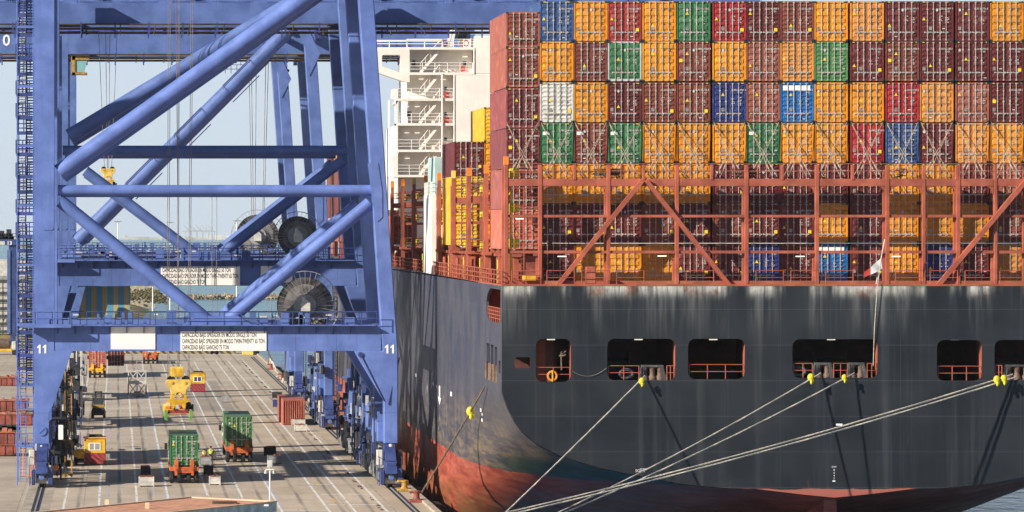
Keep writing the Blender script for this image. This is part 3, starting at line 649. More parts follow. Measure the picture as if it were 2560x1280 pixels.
def bridge(k):
    Yp = 277.3 + BP * k; mb = MB(); dz = .0
    mb.box(PORT + .32, PORT + .62, Yp - .2, Yp + .2, DECK, 26.2 + dz); mb.box(PORT + .34, PORT + .6, Yp + 1.1, Yp + 1.4, DECK, 25.6)
    for x in (PORT + 2.8, PORT + 5.3): mb.box(x - .13, x + .13, Yp - .2, Yp + .2, DECK, 25.8)
    for z, h in ((24.6, .5), (22.6, .22), (20.1, .3)): mb.box(PORT + .63, PORT + 8, Yp - .12, Yp + .12, z - h, z); mb.box(PORT + .63, PORT + 8, Yp + .14, Yp + 1.2, z - .1, z)
    for j in range(3): x = PORT + .3 + j * 2.5; mb.box(x, x + .3, Yp - .9, Yp - .6, DECK, 20.0).box(x - .2, x + .5, Yp - 1.1, Yp - .4, 20.0, 20.25)
    b = MB().box(PORT + .1, PORT + 8, Yp - .3, Yp + 1.3, DECK + .01, DECK + .3).build('lashing_bridge', M['salmon'], ship); build_each(mb, 'post', M['salmon'], b)
    mb = MB()
    for z in (24.6, 22.6, 20.1): mb.rail([(PORT + .3, Yp - .1, z), (PORT + 8, Yp - .1, z)], 1.0, 1.3, .035, 1)
    mb.build('railing', M['salmon'], b)
    for z in (24.75, 22.7, 20.25):
        for j in range(2): MB().cbox((PORT + 1.7 + j * 2.4, Yp + .35, z + .42), .72, .5, .62).build('gear_box', M['lime'], b, bevel=.05)
    MB().box(PORT + .3, PORT + .64, Yp - .23, Yp + .23, 26.2, 26.85).build('post_tip', M['tip'] if k % 3 else M['cream'], b)
    mb = MB(); r = random.Random(k)
    for j in range(16): mb.tube((PORT + .6 + r.random() * 2, Yp + .5 + r.random(), 25.0 + r.random() * .9), (PORT + 3 + r.random() * 4, Yp + .5 + r.random(), 25.1 + r.random() * 1.0), .03, 4)
    mb.build('rod_rack', M['wire'], b)
for k in range(1, 9): bridge(k)
# deck-side stanchions and rails along the port edge
mb = MB(); mb.rail([(PORT + .12, SY + 1, DECK + .05), (PORT + .12, SY + 140, DECK + .35)], 1.05, 1.9, .04, 2); mb.build('railing', M['salmon'], ship)
mb = MB(); r = random.Random(12)
for k in range(46):
    y = SY + 4 + k * 3.0; x = PORT + .9 + r.random() * .8; mb.box(x, x + .35, y, y + .35, DECK, DECK + 2.05); mb.box(x - .15, x + .6, y - .15, y + .55, DECK + 2.051, DECK + 2.25)
    if k % 3 == 0: mb.box(x + .8, x + 2.2, y, y + 1.2, DECK, DECK + r.uniform(.6, 1.6))
    if k % 4 == 1: mb.tube((x - .3, y, DECK), (x - .3, y, DECK + 1.7), .16, 7)
build_each(mb, 'deck_stanchion', M['salmon'], ship)
mb = MB(); mb.box(PORT + 3.4, PORT + 5.2, SY + 16, SY + 150, DECK, DECK + 2.2); mb.build('hatch_coaming', M['salmond'], ship)
mb = MB()
for k in range(6): y = SY + 12 + k * 14.1; mb.tube((PORT + .9, y, DECK), (PORT + .9, y, DECK + 1.8), .05, 6)
build_each(mb, 'yellow_post', M['lime'], ship)
# white pilot tower by the side, further forward
mb = MB().box(PORT + .02, PORT + .42, SY + 61.5, SY + 70, DECK, 25.0).box(PORT - .05, PORT + .02, SY + 62.5, SY + 63.2, DECK + .6, 24.7).box(PORT - .05, PORT + .02, SY + 66, SY + 66.7, DECK + .6, 24.7); mb.build('side_tower', M['house'], ship)
M['pteal'] = paint('pale_teal_paint', (0.42, 0.58, 0.56, 1), 0.5, 0.1, 1.0, 0.1)
MB().box(PORT + .3, PORT + 1.15, SY + 62, SY + 69, 25.001, 28.3).build('tower_cabin', M['pteal'], ship, bevel=.04)
mb = MB().rail([(PORT + .1, SY + 61.6, 25.0), (PORT + .1, SY + 70, 25.0)], 1.1, 1.2, .03, 2); mb.build('railing', M['white'], ship)
# ---- deck house
HY = 415.0
def house():
    s = F / HY; X = lambda p: (p - VX) / s; Z = lambda p: EYE - (p - VY) / s
    hm = M['house']; mb = MB(); xr = SX + HB - .5; D = 9.0
    # solid core to the right of the stair recess and the back wall of the recess
    mb.box(X(1136), xr, HY, HY + 16, DECK, Z(185)); mb.box(X(1187), xr, HY + .02, HY + 16, Z(185) + .001, Z(90))
    mb.box(X(990), X(1136), HY + 2.2, HY + 16, DECK, Z(312)); mb.box(X(1024), X(1186), HY + 2.2, HY + 16, Z(312) + .001, Z(120))
    h = mb.build('deck_house', hm, ship, bevel=.06)
    mb = MB()
    for py, xl, xr_ in ((440, 985, 1136), (377, 992, 1136), (311, 990, 1136), (249, 990, 1136), (184, 1024, 1187), (121, 1022, 1187)):
        mb.box(X(xl), X(xr_) - .004, HY - .03, HY + 2.19, Z(py + 3), Z(py - 3))
    mb.box(X(990), X(995), HY, HY + 2.2, DECK, Z(252))
    mb.prism([(X(984), Z(260)), (X(990), Z(252)), (X(996), Z(252)), (X(990), Z(262))], HY, HY + 3); mb.prism([(X(985), Z(440)), (X(979), Z(395)), (X(995), Z(372)), (X(999), Z(378)), (X(990), Z(395)), (X(992), Z(440))], HY + .01, HY + 3)
    build_each(mb, 'balcony', hm, h)
    # bridge wing with its triangular opening
    wo = [(X(930), Z(121)), (X(1024), Z(121)), (X(1024), Z(205)), (X(1012), Z(205)), (X(951), Z(184)), (X(930), Z(176))]
    wi = rrect(X(955), X(1001), Z(182), Z(137), .28); wi = [(x, z - (0.0 if z > Z(160) else -(x - X(1001)) * -.32 * 0)) for x, z in wi]
    wi = [(X(955), Z(140)), (X(958), Z(137)), (X(998), Z(137)), (X(1001), Z(140)), (X(1001), Z(180)), (X(998), Z(181)), (X(955), Z(166))]
    curve_fill(wo, [wi], 1.6, lambda u, v, w: (u, HY + .02 + w, v)).build('bridge_wing', hm, h)
    mb = MB().box(X(930), X(1106), HY + .05, HY + 4, Z(121), Z(118)); mb.box(X(1015), X(1107), HY + 0, HY + .1, Z(104), Z(99)); mb.box(X(1015), X(1104), HY + .06, HY + .1, Z(118), Z(106)) if False else None
    mb.rail([(X(930), HY + .1, Z(118)), (X(1106), HY + .1, Z(118))], (118 - 101) / s, 1.7, .06, 1, 6); mb.box(X(930), X(1017), HY - .02, HY + .06, Z(104.5), Z(100.5)).box(X(1017), X(1106), HY - .02, HY + .06, Z(102), Z(97))
    mb.rail([(X(1108), HY + .1, Z(118)), (X(1186), HY + .1, Z(118))], (118 - 98) / s, 1.1, .04, 2, 5); mb.build('railing', hm, h)
    mb = MB()
    for py, xl, xr_ in ((181, 1025, 1182), (246, 994, 1134), (308, 994, 1134), (374, 994, 1134), (437, 987, 1134)):
        mb.rail([(X(xl), HY + .06, Z(py)), (X(xr_), HY + .06, Z(py))], 1.05, 1.5, .035, 2, 5)
    mb.rail([(X(983), HY + .06, Z(246)), (X(996), HY + .06, Z(246)), (X(983), HY + 3, Z(246))], 1.0, .4, .03, 3); mb.build('railing', hm, h)
    # stairs between the decks, climbing to the right
    for (x0, y0, x1, y1) in ((1052, 181, 1104, 121), (1050, 246, 1100, 184), (1050, 308, 1100, 249), (1050, 374, 1100, 311), (1050, 437, 1100, 377)):
        mb = MB(); a = Vector((X(x0), 0, Z(y0))); b = Vector((X(x1), 0, Z(y1)))
        for yy in (HY + .5, HY + 1.5): mb.beam(a + Vector((0, yy, 0)), b + Vector((0, yy, 0)), .06, .28); mb.tube(a + Vector((0, yy, 1)), b + Vector((0, yy, 1)), .035, 5)
        for k in range(11): c = a.lerp(b, (k + .5) / 11); mb.box(c.x - .14, c.x + .14, HY + .5, HY + 1.5, c.z, c.z + .04); 
        for k in range(5): c = a.lerp(b, k / 4); mb.tube((c.x, HY + .5, c.z), (c.x, HY + .5, c.z + 1), .03, 5)
        mb.build('stair', hm, h)
    MB().tube((X(1105.5), HY - .1, Z(440)), (X(1105.5), HY - .1, Z(184)), .1, 8).build('pole', hm, h)
    for px in (1135.5, 1185): MB().tube((X(px), HY - .02, Z(440 if px < 1150 else 184)), (X(px), HY - .02, Z(187 if px < 1150 else 124)), .07, 6).build('pole', hm, h)
    MB().tube((X(975), HY + 1.5, Z(440)), (X(975), HY + 1.5, Z(250)), .1, 6).build('pole', hm, h)
    for (a, b, c, d) in ((1034, 1042, 149, 163), (1163, 1170, 152, 161), (1115, 1122, 215, 223), (1115, 1122, 279, 287), (1115, 1122, 343, 351), (1022, 1031, 277, 291)):
        dm = MB().box(X(a - 1), X(b + 1), HY + 2.16, HY + 2.19, Z(d + (14 if a > 1100 else 1)), Z(c - 1)).build('door', M['house'], h)
        MB().box(X(a), X(b), HY + 2.12, HY + 2.155, Z(d), Z(c)).build('window', M['glass'], dm) if False else MB().box(X(a), X(b), HY + 2.12, HY + 2.155, Z(d), Z(c)).build('window', M['glass'], h)
    for (a, b, c, d) in ((1157, 1167, 164, 176), (1114, 1127, 228, 242), (1113, 1127, 292, 306)): MB().box(X(a), X(b), HY + 1.9, HY + 2.1, Z(d), Z(c)).build('fire_locker', M['redp'], h)
    for px, py in ((1020, 265), (1046, 265), (1020, 331), (1046, 331), (1021, 395), (1056, 196), (1111, 197), (1166, 140)): MB().cbox((X(px), HY + 1.7, Z(py)), .52, .2, .1).build('lamp', M['lamp'], h)
    mb = MB().box(X(1137), X(1178), HY + 1, HY + 4, Z(98), Z(80)); mb.build('window', M['glass'], h)
    for px, c_ in ((1110, 'redp'), (1154, 'yellow'), (1166, 'redp')):
        MB().torus((X(px), HY + .3, Z(108)), .3, .08, 'y', 14, 6).build('life_ring', M[c_], h)
    mb = MB(); mb.beam((X(1118), HY + .4, Z(118)), (X(1133), HY + .4, Z(60)), .12, .3); mb.beam((X(1127), HY + .4, Z(118)), (X(1142), HY + .4, Z(60)), .12, .3); mb.build('mast_stay', hm, h)
house()
# ------------------------------------------------------------------ containers
CW, CL = 2.438, 12.19
PAL = dict(o=('orange', (0.80, 0.31, 0.016)), p=('pale orange', (0.72, 0.29, 0.055)), m=('maroon', (0.155, 0.026, 0.026)), n=('brown', (0.235, 0.062, 0.04)),
           N=('salmon brown', (0.36, 0.115, 0.075)), r=('brick red', (0.37, 0.045, 0.035)), R=('bright red', (0.38, 0.025, 0.028)), g=('green', (0.045, 0.19, 0.075)),
           G=('light green', (0.085, 0.25, 0.085)), b=('slate blue', (0.045, 0.105, 0.27)), B=('navy blue', (0.025, 0.045, 0.21)), K=('bright blue', (0.02, 0.15, 0.42)),
           w=('white', (0.72, 0.72, 0.66)), d=('dark brown', (0.13, 0.035, 0.027)), y=('yellow', (0.90, 0.52, 0.03)), s=('faded red', (0.55, 0.13, 0.085)))
def cbody(h, L):
    mb = MB(); w = CW / 2
    # corner posts, rails, header and sill around the door end
    for sx in (-1, 1):
        a, b = sorted((sx * w, sx * (w - .10)))
        mb.box(a, b, 0, .16, 0, h); mb.box(a, b, L - .16, L, 0, h); mb.box(a, b, .161, L - .161, h - .1, h); mb.box(a, b, .161, L - .161, 0, .16)
        # corrugated side
        n = 22; y = .162; st = (L - .324) / n; x0, x1 = sx * (w - .004), sx * (w - .016); vs = []
        for k in range(n):
            for f, x in ((0, x0), (.28, x0), (.5, x1), (.78, x1)): vs.append((x, y + st * (k + f)))
        vs.append((x0, L - .162)); j = len(mb.v)
        for x, yy in vs: mb.v += [(x, yy, .159), (x, yy, h - .099)]
        for k in range(len(vs) - 1): mb.f.append((j + 2 * k, j + 2 * k + 2, j + 2 * k + 3, j + 2 * k + 1))
    mb.box(-w + .101, w - .101, .01, .15, h - .13, h - .002).box(-w + .101, w - .101, .01, .15, .002, .17)
    mb.box(-w + .101, w - .101, .15, L, h - .06, h - .012).box(-w + .101, w - .101, .15, L, .06, .15).box(-w + .101, w - .101, L - .1, L - .02, .15, h - .06)
    return mb
def cdoor(h, side, var=0):
    """one door leaf with pressed ribs, side -1 left / 1 right"""
    w = CW / 2 - .105; x0, x1 = (-w, -.008) if side < 0 else (.008, w); z0, z1 = .18, h - .14; mb = MB()
    mb.box(x0, x1, .05, .10, z0, z1)
    ribs = (5, 4, 6)[var]; dz = (z1 - z0) / ribs; fr = .072
    for k in range(ribs):
        a = z0 + dz * k + .05; b = z0 + dz * (k + 1) - .05; mid = (a + b) / 2
        for (p, q) in (((a + .03, b),) if var != 1 else ((a, a + dz * .36), (a + dz * .48, b - .03))):
            xa, xb = x0 + fr, x1 - fr
            vs = [(xa, .049, p), (xb, .049, p), (xb - .05, .0, p + .075), (xa + .05, .0, p + .075), (xb - .05, .0, q - .075), (xa + .05, .0, q - .075), (xb, .049, q), (xa, .049, q)]
            mb.add(vs, [(0, 1, 2, 3), (3, 2, 4, 5), (5, 4, 6, 7), (0, 3, 5, 7), (1, 6, 4, 2)])
    return mb
def cbar(h, x):
    mb = MB(); y = -.022; mb.tube((x, y, .06), (x, y, h - .04), .026, 6)
    for z in (.09, .55, h * .52, h - .6, h - .09): mb.box(x - .055, x + .055, y - .012, .048, z - .05, z + .05)
    mb.box(x - .2, x + .2, y - .045, y - .02, .62 - .022, .62 + .022).box(x - .24, x - .16, y - .03, .04, .57, .68).cbox((x + .09, y - .03, .63), .09, .07, .11)
    return mb
CM = {}
def cmeshes(h, L):
    k = (round(h, 3), round(L, 2))
    if k not in CM:
        d = {'body': cbody(h, L).mesh('container_body')}
        for s in (-1, 1):
            for q in range(3): d['door', s, q] = cdoor(h, s, q).mesh('door_leaf')
        d['bars'] = [cbar(h, x).mesh('locking_bar') for x in (-.80, -.35, .35, .80)] if False else [cbar(h, x).mesh('locking_bar') for x in (-.68, -.24, .24, .68)]
        w = CW / 2; d['haz'] = MB().box(-w + .12, -w + .6, -.004, .009, h - .1, h - .03).box(w - .6, w - .12, -.004, .009, h - .1, h - .03).mesh('hazard_strip')
        cs = MB()
        for sx in (-1, 1):
            for z in (.0, h - .12):
                a, b = sorted((sx * (w + .004), sx * (w - .17))); cs.box(a, b, -.006, .17, z - .003, z + .123)
        d['cast'] = cs.mesh('corner_fitting')
        for v in d.values():
            for q in (v if isinstance(v, list) else [v]): pass
        d['body'].materials.append(M['cont'])
        for s in (-1, 1):
            for q in range(3): d['door', s, q].materials.append(M['cont'])
        for q in d['bars']: q.materials.append(M['zinc'])
        d['haz'].materials.append(M['hazyb']); d['cast'].materials.append(M['dark'])
        CM[k] = d
    return CM[k]
NUM = ['TCLU 360138 2', 'TRIU 142138 2', 'CAIU 142764 1', 'TGBU 284961 5', 'FCIU 107726 8', 'GESU 670471 9', 'TEMU 183709 2', 'HAMU 105207 8', 'FANU 105896 8', 'TLLU 418903 6']
MARK = {}
def plane_y(x0, x1, z0, z1, y=0.004):
    return MB().box(x0, x1, y, y + .004, z0, z1)
def marking(i, kind, h):
    """printed door data: number, code, rows of small print (illegible dashes)"""
    k = (i, kind, round(h, 2))
    if k in MARK: return MARK[k]
    r = random.Random(i * 7 + 1); f = lambda u0, v0: (lambda u, v: (u0 + u, -.001, v0 + v))
    mb = text_mb(NUM[i], .125, .88, 'LEFT', f(.16, h - .60), .004); b = text_mb('45G1', .125, .88, 'LEFT', f(.62, h - .80), .004); mb.add(b.v, b.f)
    for row in range(6):
        for x0, x1 in ((.16, .40), (.62, .88)):
            if r.random() < .85: a = x0 + r.uniform(0, .03); mb.box(a, a + (x1 - x0) * r.uniform(.4, 1), -.002, .0, h - 1.12 - row * .11, h - 1.12 - row * .11 + .055)
    me = mb.mesh('door_print'); me.materials.append(M['wprint'] if kind == 'w' else M['brprint']); MARK[k] = me; return me
M['wprint'] = paint('faded_white_print', (0.56, 0.54, 0.50, 1), 0.6, 0.1, 1.0, 0.0)
M['brprint'] = paint('brown_print', (0.24, 0.09, 0.012, 1), 0.6, 0.05, 1.0, 0.0)
M['hlprint'] = paint('dark_brand_print', (0.10, 0.045, 0.02, 1), 0.6, 0.05, 1.0, 0.0)
M['ystick'] = paint('yellow_sticker', (0.85, 0.62, 0.02, 1), 0.6, 0.05, 1.0, 0.0)
M['plate'] = paint('grey_data_plate', (0.33, 0.30, 0.27, 1), 0.4, 0.2, 5.0, 0.0, metal=0.3)
def deco():
    d = {}; me = text_mb('Hapag-Lloyd', .17, .92, 'LEFT', lambda u, v: (-1.06 + u, -.001, v), .006).mesh('brand_print'); me.materials.append(M['hlprint']); d['hl'] = me
    me = MB().prism([(-.12, 0), (.12, 0), (0, .22)], -.003, 0).mesh('warning_sticker'); me.materials.append(M['ystick']); d['tri'] = me
    me = plane_y(-.98, 1.0, 0, .36, -.004).mesh('white_logo_panel'); me.materials.append(M['wletter']); d['band'] = me
    me = plane_y(-.24, .24, 0, .24, -.004).mesh('white_logo_panel'); me.materials.append(M['wletter']); d['lab'] = me
    me = plane_y(-.11, .11, 0, .26, -.004).mesh('data_plate'); me.materials.append(M['plate']); d['plate'] = me
    me = plane_y(-.12, .12, 0, .24, -.004).mesh('yellow_sticker'); me.materials.append(M['ystick']); d['ysq'] = me
    me = plane_y(-.1, .1, 0, .07, -.004).mesh('white_sticker'); me.materials.append(M['wprint']); d['wsq'] = me
    me = MB().prism([(.085 * math.cos(k * .52), .11 * math.sin(k * .52)) for k in range(12)], -.003, 0).mesh('round_logo'); me.materials.append(M['wprint']); d['dot'] = me
    return d
DECO = deco()
crng = random.Random(21)
def kid(me, name, root, col, loc=(0, 0, 0)):
    o = bpy.data.objects.new(name, me); o.location = loc; o.parent = root; COL.objects.link(o)
    if col: o.color = (*col, 1)
    ORG[o.name] = ORG[root.name]; return o
def container(x, y, z, code, label, group=None, h=2.896, L=CL, hl=False, rot=0, frame=None, plain=False):
    """x: centre of the door end, y: door plane, z: underside"""
    nm, col = PAL[code]; t = thing('shipping_container', label, 'container', (x, y, z), group); t.rotation_euler = (0, 0, rot)
    j = 1 + crng.uniform(-.1, .1); jit = (1 + crng.uniform(-.03, .03)); col = tuple(min(1, c * j * (jit if i else 1)) for i, c in enumerate(col))
    m = cmeshes(h, L); kid(m['body'], 'container_body', t, frame or col)
    vv = 0 if code == 'o' else crng.choice((0, 1, 1, 2))
    for s in (-1, 1): kid(m['door', s, vv], 'door', t, col)
    for b in m['bars']: kid(b, 'locking_bar', t, None)
    kid(m['cast'], 'corner_fitting', t, None)
    if h > 2.8: kid(m['haz'], 'hazard_strip', t, None)
    if plain: return t
    kid(marking(crng.randrange(len(NUM)), 'b' if code in 'opy' or code == 'w' and False else 'w', h), 'lettering', t, None)
    if code == 'K': kid(DECO['band'], 'white_logo_panel', t, None, (-.05, 0, h * .80))
    if label.startswith(('green container, fourth', 'brown container, fourth')): kid(DECO['lab'], 'white_logo_panel', t, None, (-.78, 0, h * .70))
    if hl: kid(DECO['hl'], 'lettering', t, None, (0, 0, h - .66))
    big = (-.46, -.9, .46); r = crng
    kid(DECO['tri'], 'warning_sticker', t, None, (-.46 + (0 if r.random() < .6 else -.48), 0, h * r.choice((.36, .52, .66))))
    kid(DECO['plate'], 'data_plate', t, None, (r.choice((-.93, -.46)), 0, h * .27))
    if code in 'rRnNmw' and r.random() < .45: kid(DECO['ysq'], 'hazard_sticker', t, None, (.92, 0, h * .24))
    elif code in 'mn' and r.random() < .4: kid(DECO['ysq'], 'hazard_sticker', t, None, (-.92, 0, h * .48))
    if r.random() < .5: kid(DECO['dot'], 'round_emblem', t, None, (r.choice((-.46, -.92, .02)), 0, h * .78))
    if r.random() < .6: kid(DECO['wsq'], 'white_sticker', t, None, (r.choice((.5, .92, -.46)), 0, h * r.choice((.07, .1, .3))))
    return t
YS = 279.5; XL = [1350, 1435, 1520, 1606, 1692, 1781.5, 1866, 1951, 2036, 2126, 2214, 2300, 2389, 2475.5, 2563]
TOPS = [3, 103.5, 206, 307.5, 408.5, 508, 609]
GRID = ['borogRmnopmmmoo', 'onGonongGpmnmmo', 'womnnBNKooRpNmo', 'gngooogooRbmpom', 'ooooommmmmoomNm', 'mmmnmnmmomooonm', 'mooommBmKmoBmpo']
GRID[1] = 'ongonoNpGmnmmmo'
HL = {(1, 0), (2, 1), (2, 8), (2, 9), (3, 3), (3, 4), (3, 5), (3, 7), (3, 8), (4, 0), (4, 1), (4, 3), (6, 2), (6, 3), (4, 2), (4, 4)}
ORD = 'first second third fourth fifth sixth seventh eighth ninth tenth eleventh twelfth thirteenth fourteenth fifteenth sixteenth'.split()
TIER = ['top tier', 'second tier down', 'third tier down', 'fourth tier down', 'fifth tier down', 'sixth tier down', 'bottom tier']
bottomz = gz(711, YS)
zs = [gz(t, YS) - 2.896 for t in TOPS]
for r_, row in enumerate(GRID):
    for c_, code in enumerate(row):
        x = gx(XL[c_], YS) + CW / 2; h = 2.896; z = zs[r_]
        if r_ == 6: z = DECK + .05; h = min(2.896, zs[5] - .05 - z); h = 2.896 if abs(h - 2.896) < .2 else h
        if r_ == 6: z = zs[5] - .07 - 2.896
        lab = f'{PAL[code][0]} container, {TIER[r_]}, {ORD[c_ + 1]} column from outer edge of the stern stack'
        fr = (0.55, 0.62, 0.60) if (r_, c_) == (1, 2) else None
        if fr: lab = 'green container with pale grey frame in the second tier of the stern stack'
        container(x, YS + crng.uniform(-.015, .03), z, code, lab, 'containers of the stern stack', h, hl=(r_, c_) in HL, frame=fr)
# low stools under the stack
MB().box(gx(1352, YS), gx(2650, YS), YS + .1, YS + 11.9, DECK - .05, zs[5] - .07 - 2.896 - .005).build('hatch_cover', M['salmond'], ship)
x0 = gx(1265.5, YS) + CW / 2
c0 = [(30, 'n', 2.591), (118.5, 'n', 2.896), (220, 'm', 2.896), (321, 'm', 2.896), (422.5, 'm', 2.896), (523.5, 's', 2.896)]
SIDE = ['short rust brown container on top of the outermost stern column', 'brown container second from top of the outermost stern column', 'maroon container third from top of the outermost stern column',
        'maroon container with crossed rods, fourth down the outermost stern column', 'dull maroon container fifth down the outermost column, behind ladder bay', 'faded salmon red container at the foot of the outermost stern column']
for (py, code, h), lab, lit_body in zip(c0, SIDE, ((.42, .13, .085), (.42, .125, .08), (.33, .08, .07), (.25, .058, .052), (.40, .12, .10), (.62, .18, .115))): container(x0, YS + .02, gz(py, YS) - h, code, lab, 'containers of the stern stack', h, frame=lit_body)  # body tones paler than the doors, sunlit sides put into the colour
PZ = gz(523.5, YS) - 2.896
mb = MB()
for yy in (YS + .3, YS + 5.9, YS + 11.5): mb.box(x0 - 1.2, x0 - .8, yy, yy + .4, DECK, PZ - .005).box(x0 + .8, x0 + 1.2, yy, yy + .4, DECK, PZ - .005)
build_each(mb, 'container_pedestal', M['salmon'], ship)
# bay further forward, outer column yellow sided, next column taller
YD = 322.5; s = F / YD
xa = (1136 - VX) / s + CW / 2
DEF = [(0, 354, 'm', 'maroon container topping the low stack between lashing bridges and deck house'), (0, 441, 'y', 'yellow sided container directly beneath the maroon one, beside the lashing posts'), (0, 527, 'y', 'lowest yellow sided container between the lashing bridge posts'),
       (1, 268, 'y', 'yellow topmost container in front of the white deck house'), (1, 354.5, 'o', 'orange container below the topmost yellow one near the deck house'), (1, 441.5, 'o', 'orange container lower in the second column ahead of the stern stack'), (1, 527.5, 'o', 'orange container at deck level behind the yellow gear boxes')]
for k, py, code, lab in DEF:
    container(xa + k * 2.5, YD + k * .05, gz(py, YD) - 2.896, code, lab, 'containers ahead of the stern stack')
zb = gz(527, YD) - 2.896
mb = MB()
for yy in (YD + .3, YD + 6, YD + 11.5):
    for k in range(2):
        for dx in (-.95, .95): mb.box(xa + k * 2.5 + dx - .2, xa + k * 2.5 + dx + .2, yy, yy + .4, DECK, zb - .02)
build_each(mb, 'container_pedestal', M['salmon'], ship)
# a bay in shade beside the deck house
container((1012 - VX) / (F / 392) + CW / 2 - 1.2, 392, 20.4, 's', 'salmon container standing low between shaded lashing posts before the deck house', 'containers ahead of the stern stack')
# forward stacks glimpsed between the crane legs
FW = 'nmgNmnom'
for k in range(3):
    for q in range(4):
        code = FW[(k * 3 + q) % 8]; pos = ('nearest', 'middle', 'farthest')[k]; tier = ('deck level', 'second level', 'third level', 'top level')[q]
        container(PORT + .45 + CW / 2, 470 + k * 15, 20.4 + q * 2.97, code, f'{PAL[code][0]} container at {tier} of the {pos} forward stack beyond the deck house', 'containers forward of the deck house', plain=True)
mb = MB()
for k in range(3):
    for yy in (471, 481):
        for dx in (.6, 2.3): mb.box(PORT + dx, PORT + dx + .4, yy + 15 * k, yy + .4 + 15 * k, DECK + .6, 20.39)
build_each(mb, 'container_pedestal', M['salmon'], ship)
container(gx(992, 392), 405.5, 30.0 - 8.9, 'm', 'maroon container low beside the deck house flank, half hidden by the crane leg', 'containers ahead of the stern stack', plain=True)
# crossed lashing rods over the fourth tier
M['rod'] = paint('lashing_rod_steel', (0.40, 0.32, 0.24, 1), 0.6, 0.25, 3.0, 0.0)
def cross(px0, name):
    t = thing('lashing_rods', f'crossed pale lashing rods over the {name}', 'lashing rods', (gx(px0 + 42, YS), YS - .5, gz(446, 277.6)), 'crossed lashing rods on the stern stack')
    a, b = px0 + 3, px0 + 81
    for (p0, y0, p1, y1) in ((a, 306, b - 16, 442), (a + 1, 312, b - 4, 442), (b, 306, a + 16, 442), (b - 1, 312, a + 4, 442)):
        P = W(p0, y0, YS - .1); Q = W(p1, y1, 278.2); mb = MB().tube(P, Q, .02, 5); c = P.lerp(Q, .72); mb.tube(c, P.lerp(Q, .86), .05, 6); mb.build('rod', M['rod'], t)
for c_ in range(15):
    code = GRID[3][c_]; cross(XL[c_], f'{PAL[code][0]} container, {ORD[c_ + 1]} column of the stern stack')
cross(1264, 'maroon container, outermost column of the stern stack')
# stern flag on its short staff, with its halyard down to the mooring deck
fl = thing('flag', 'small white and red flag hanging from a thin staff at the stern rail', 'flag', W(2207, 712, SY + .2))
MB().tube(W(2190, 712, SY + .2), W(2212, 598, SY + .2), .04, 6).build('flagstaff', M['lgrey'], fl)
def flagmb(t0, t1):
    mb = MB(); n, m = 10, 5; P = lambda u, v: (W(2203 - 42 * u + 4 * v * (1 - u), 646 + 34 * u + (26 - 12 * u) * v, SY - .05) + Vector((0, .16 * math.sin(u * 7 + v * 2), 0)))
    for i in range(n + 1):
        u = t0 + (t1 - t0) * i / n
        for j in range(m + 1): mb.v.append(tuple(P(u, j / m)))
    mb.f = [(i * (m + 1) + j, (i + 1) * (m + 1) + j, (i + 1) * (m + 1) + j + 1, i * (m + 1) + j + 1) for i in range(n) for j in range(m)]; return mb
M['flagw'] = paint('white_flag_cloth', (0.72, 0.70, 0.68, 1), 0.9, 0.06, 2, 0); M['flagr'] = paint('red_flag_cloth', (0.55, 0.06, 0.05, 1), 0.9, 0.06, 2, 0)
flagmb(0, .66).build('white_field', M['flagw'], fl, smooth=60); flagmb(.66, 1).build('red_field', M['flagr'], fl, smooth=60)
mb = MB().pipe([W(2204, 640, SY - .2), W(2193, 720, SY - .25), W(2186, 820, SY - .2), W(2183, 915, SY - .05)], .028, 5)
tag(mb.build('flag_line', M['rope']), 'thin pale line hanging from the flag down the dark transom', 'rope')
# mooring ropes: from the fairleads down to bollards on the quay nearer to us (or past the frame)
def rope(pts, r, lab, sag=.0, name='mooring_rope', mat='rope'):
    mb = MB(); P, Q = Vector(pts[0]), Vector(pts[1]); n = 28; L = []
    for i in range(n + 1): u = i / n; c = P.lerp(Q, u); c.z -= sag * 4 * u * (1 - u); L.append(c)
    off = Vector((0, 0, r * .62))
    for k in range(3):
        q = []
        for i, c in enumerate(L): t = i * 1.1 + k * 2.094; q.append(c + Vector((0, math.cos(t), math.sin(t))) * r * .45)
        mb.pipe(q, r * .66, 6)
    return tag(mb.build(name, M[mat], smooth=60), lab, 'rope', 'mooring ropes')
B1 = Vector((24.0, 248, .5)); B2 = Vector((23.9, 214, .5))
rope([W(1612, 940, SY - .1), (24.15, 260, .7)], .06, 'thin single mooring rope running from the three roller fairlead steeply down to the quay', .1)
rope([W(2052, 933, SY - .1), (24.0, 255.5, .7)], .055, 'upper of two long mooring ropes from the wide stern opening', .5)
rope([W(2136, 933, SY - .1), (24.1, 256.2, .7)], .055, 'lower of two long mooring ropes from the wide stern opening', .5)
rope([W(2532, 936, SY - .1), (14.0, 253, .8)], .06, 'upper rope of the twin mooring lines that start outermost on the transom', .7)
rope([W(2540, 943, SY - .1), (14.0, 252.4, .7)], .06, 'lower rope of the twin mooring lines that start outermost on the transom', .7)
Yb = 22 * F / (1262 - VY) 
rope([(PORT - .25, sy_(1220), 10.3), (24.55, 309, .75)], .10, 'dark thick spring rope from the slots in the hull side to the quay edge', .1, mat='drope')
def guard(p, lab, sz=.3):
    mb = MB(); p = Vector(p); mb.ball(p, sz * .8, sz * .35, sz, 10, 6); mb.ball(p + Vector((.1 * sz, -.1, -sz * 1.05)), sz * .35, sz * .25, sz * .6, 8, 5); mb.ball(p + Vector((sz * .55, 0, -sz * .9)), sz * .26, sz * .2, sz * .55, 8, 5)
    tag(mb.build('rat_guard', M['lime'], smooth=50), lab, 'rat guard', 'yellow rat guards on the mooring ropes')
def along(a, b, t): return Vector(a).lerp(Vector(b), t)
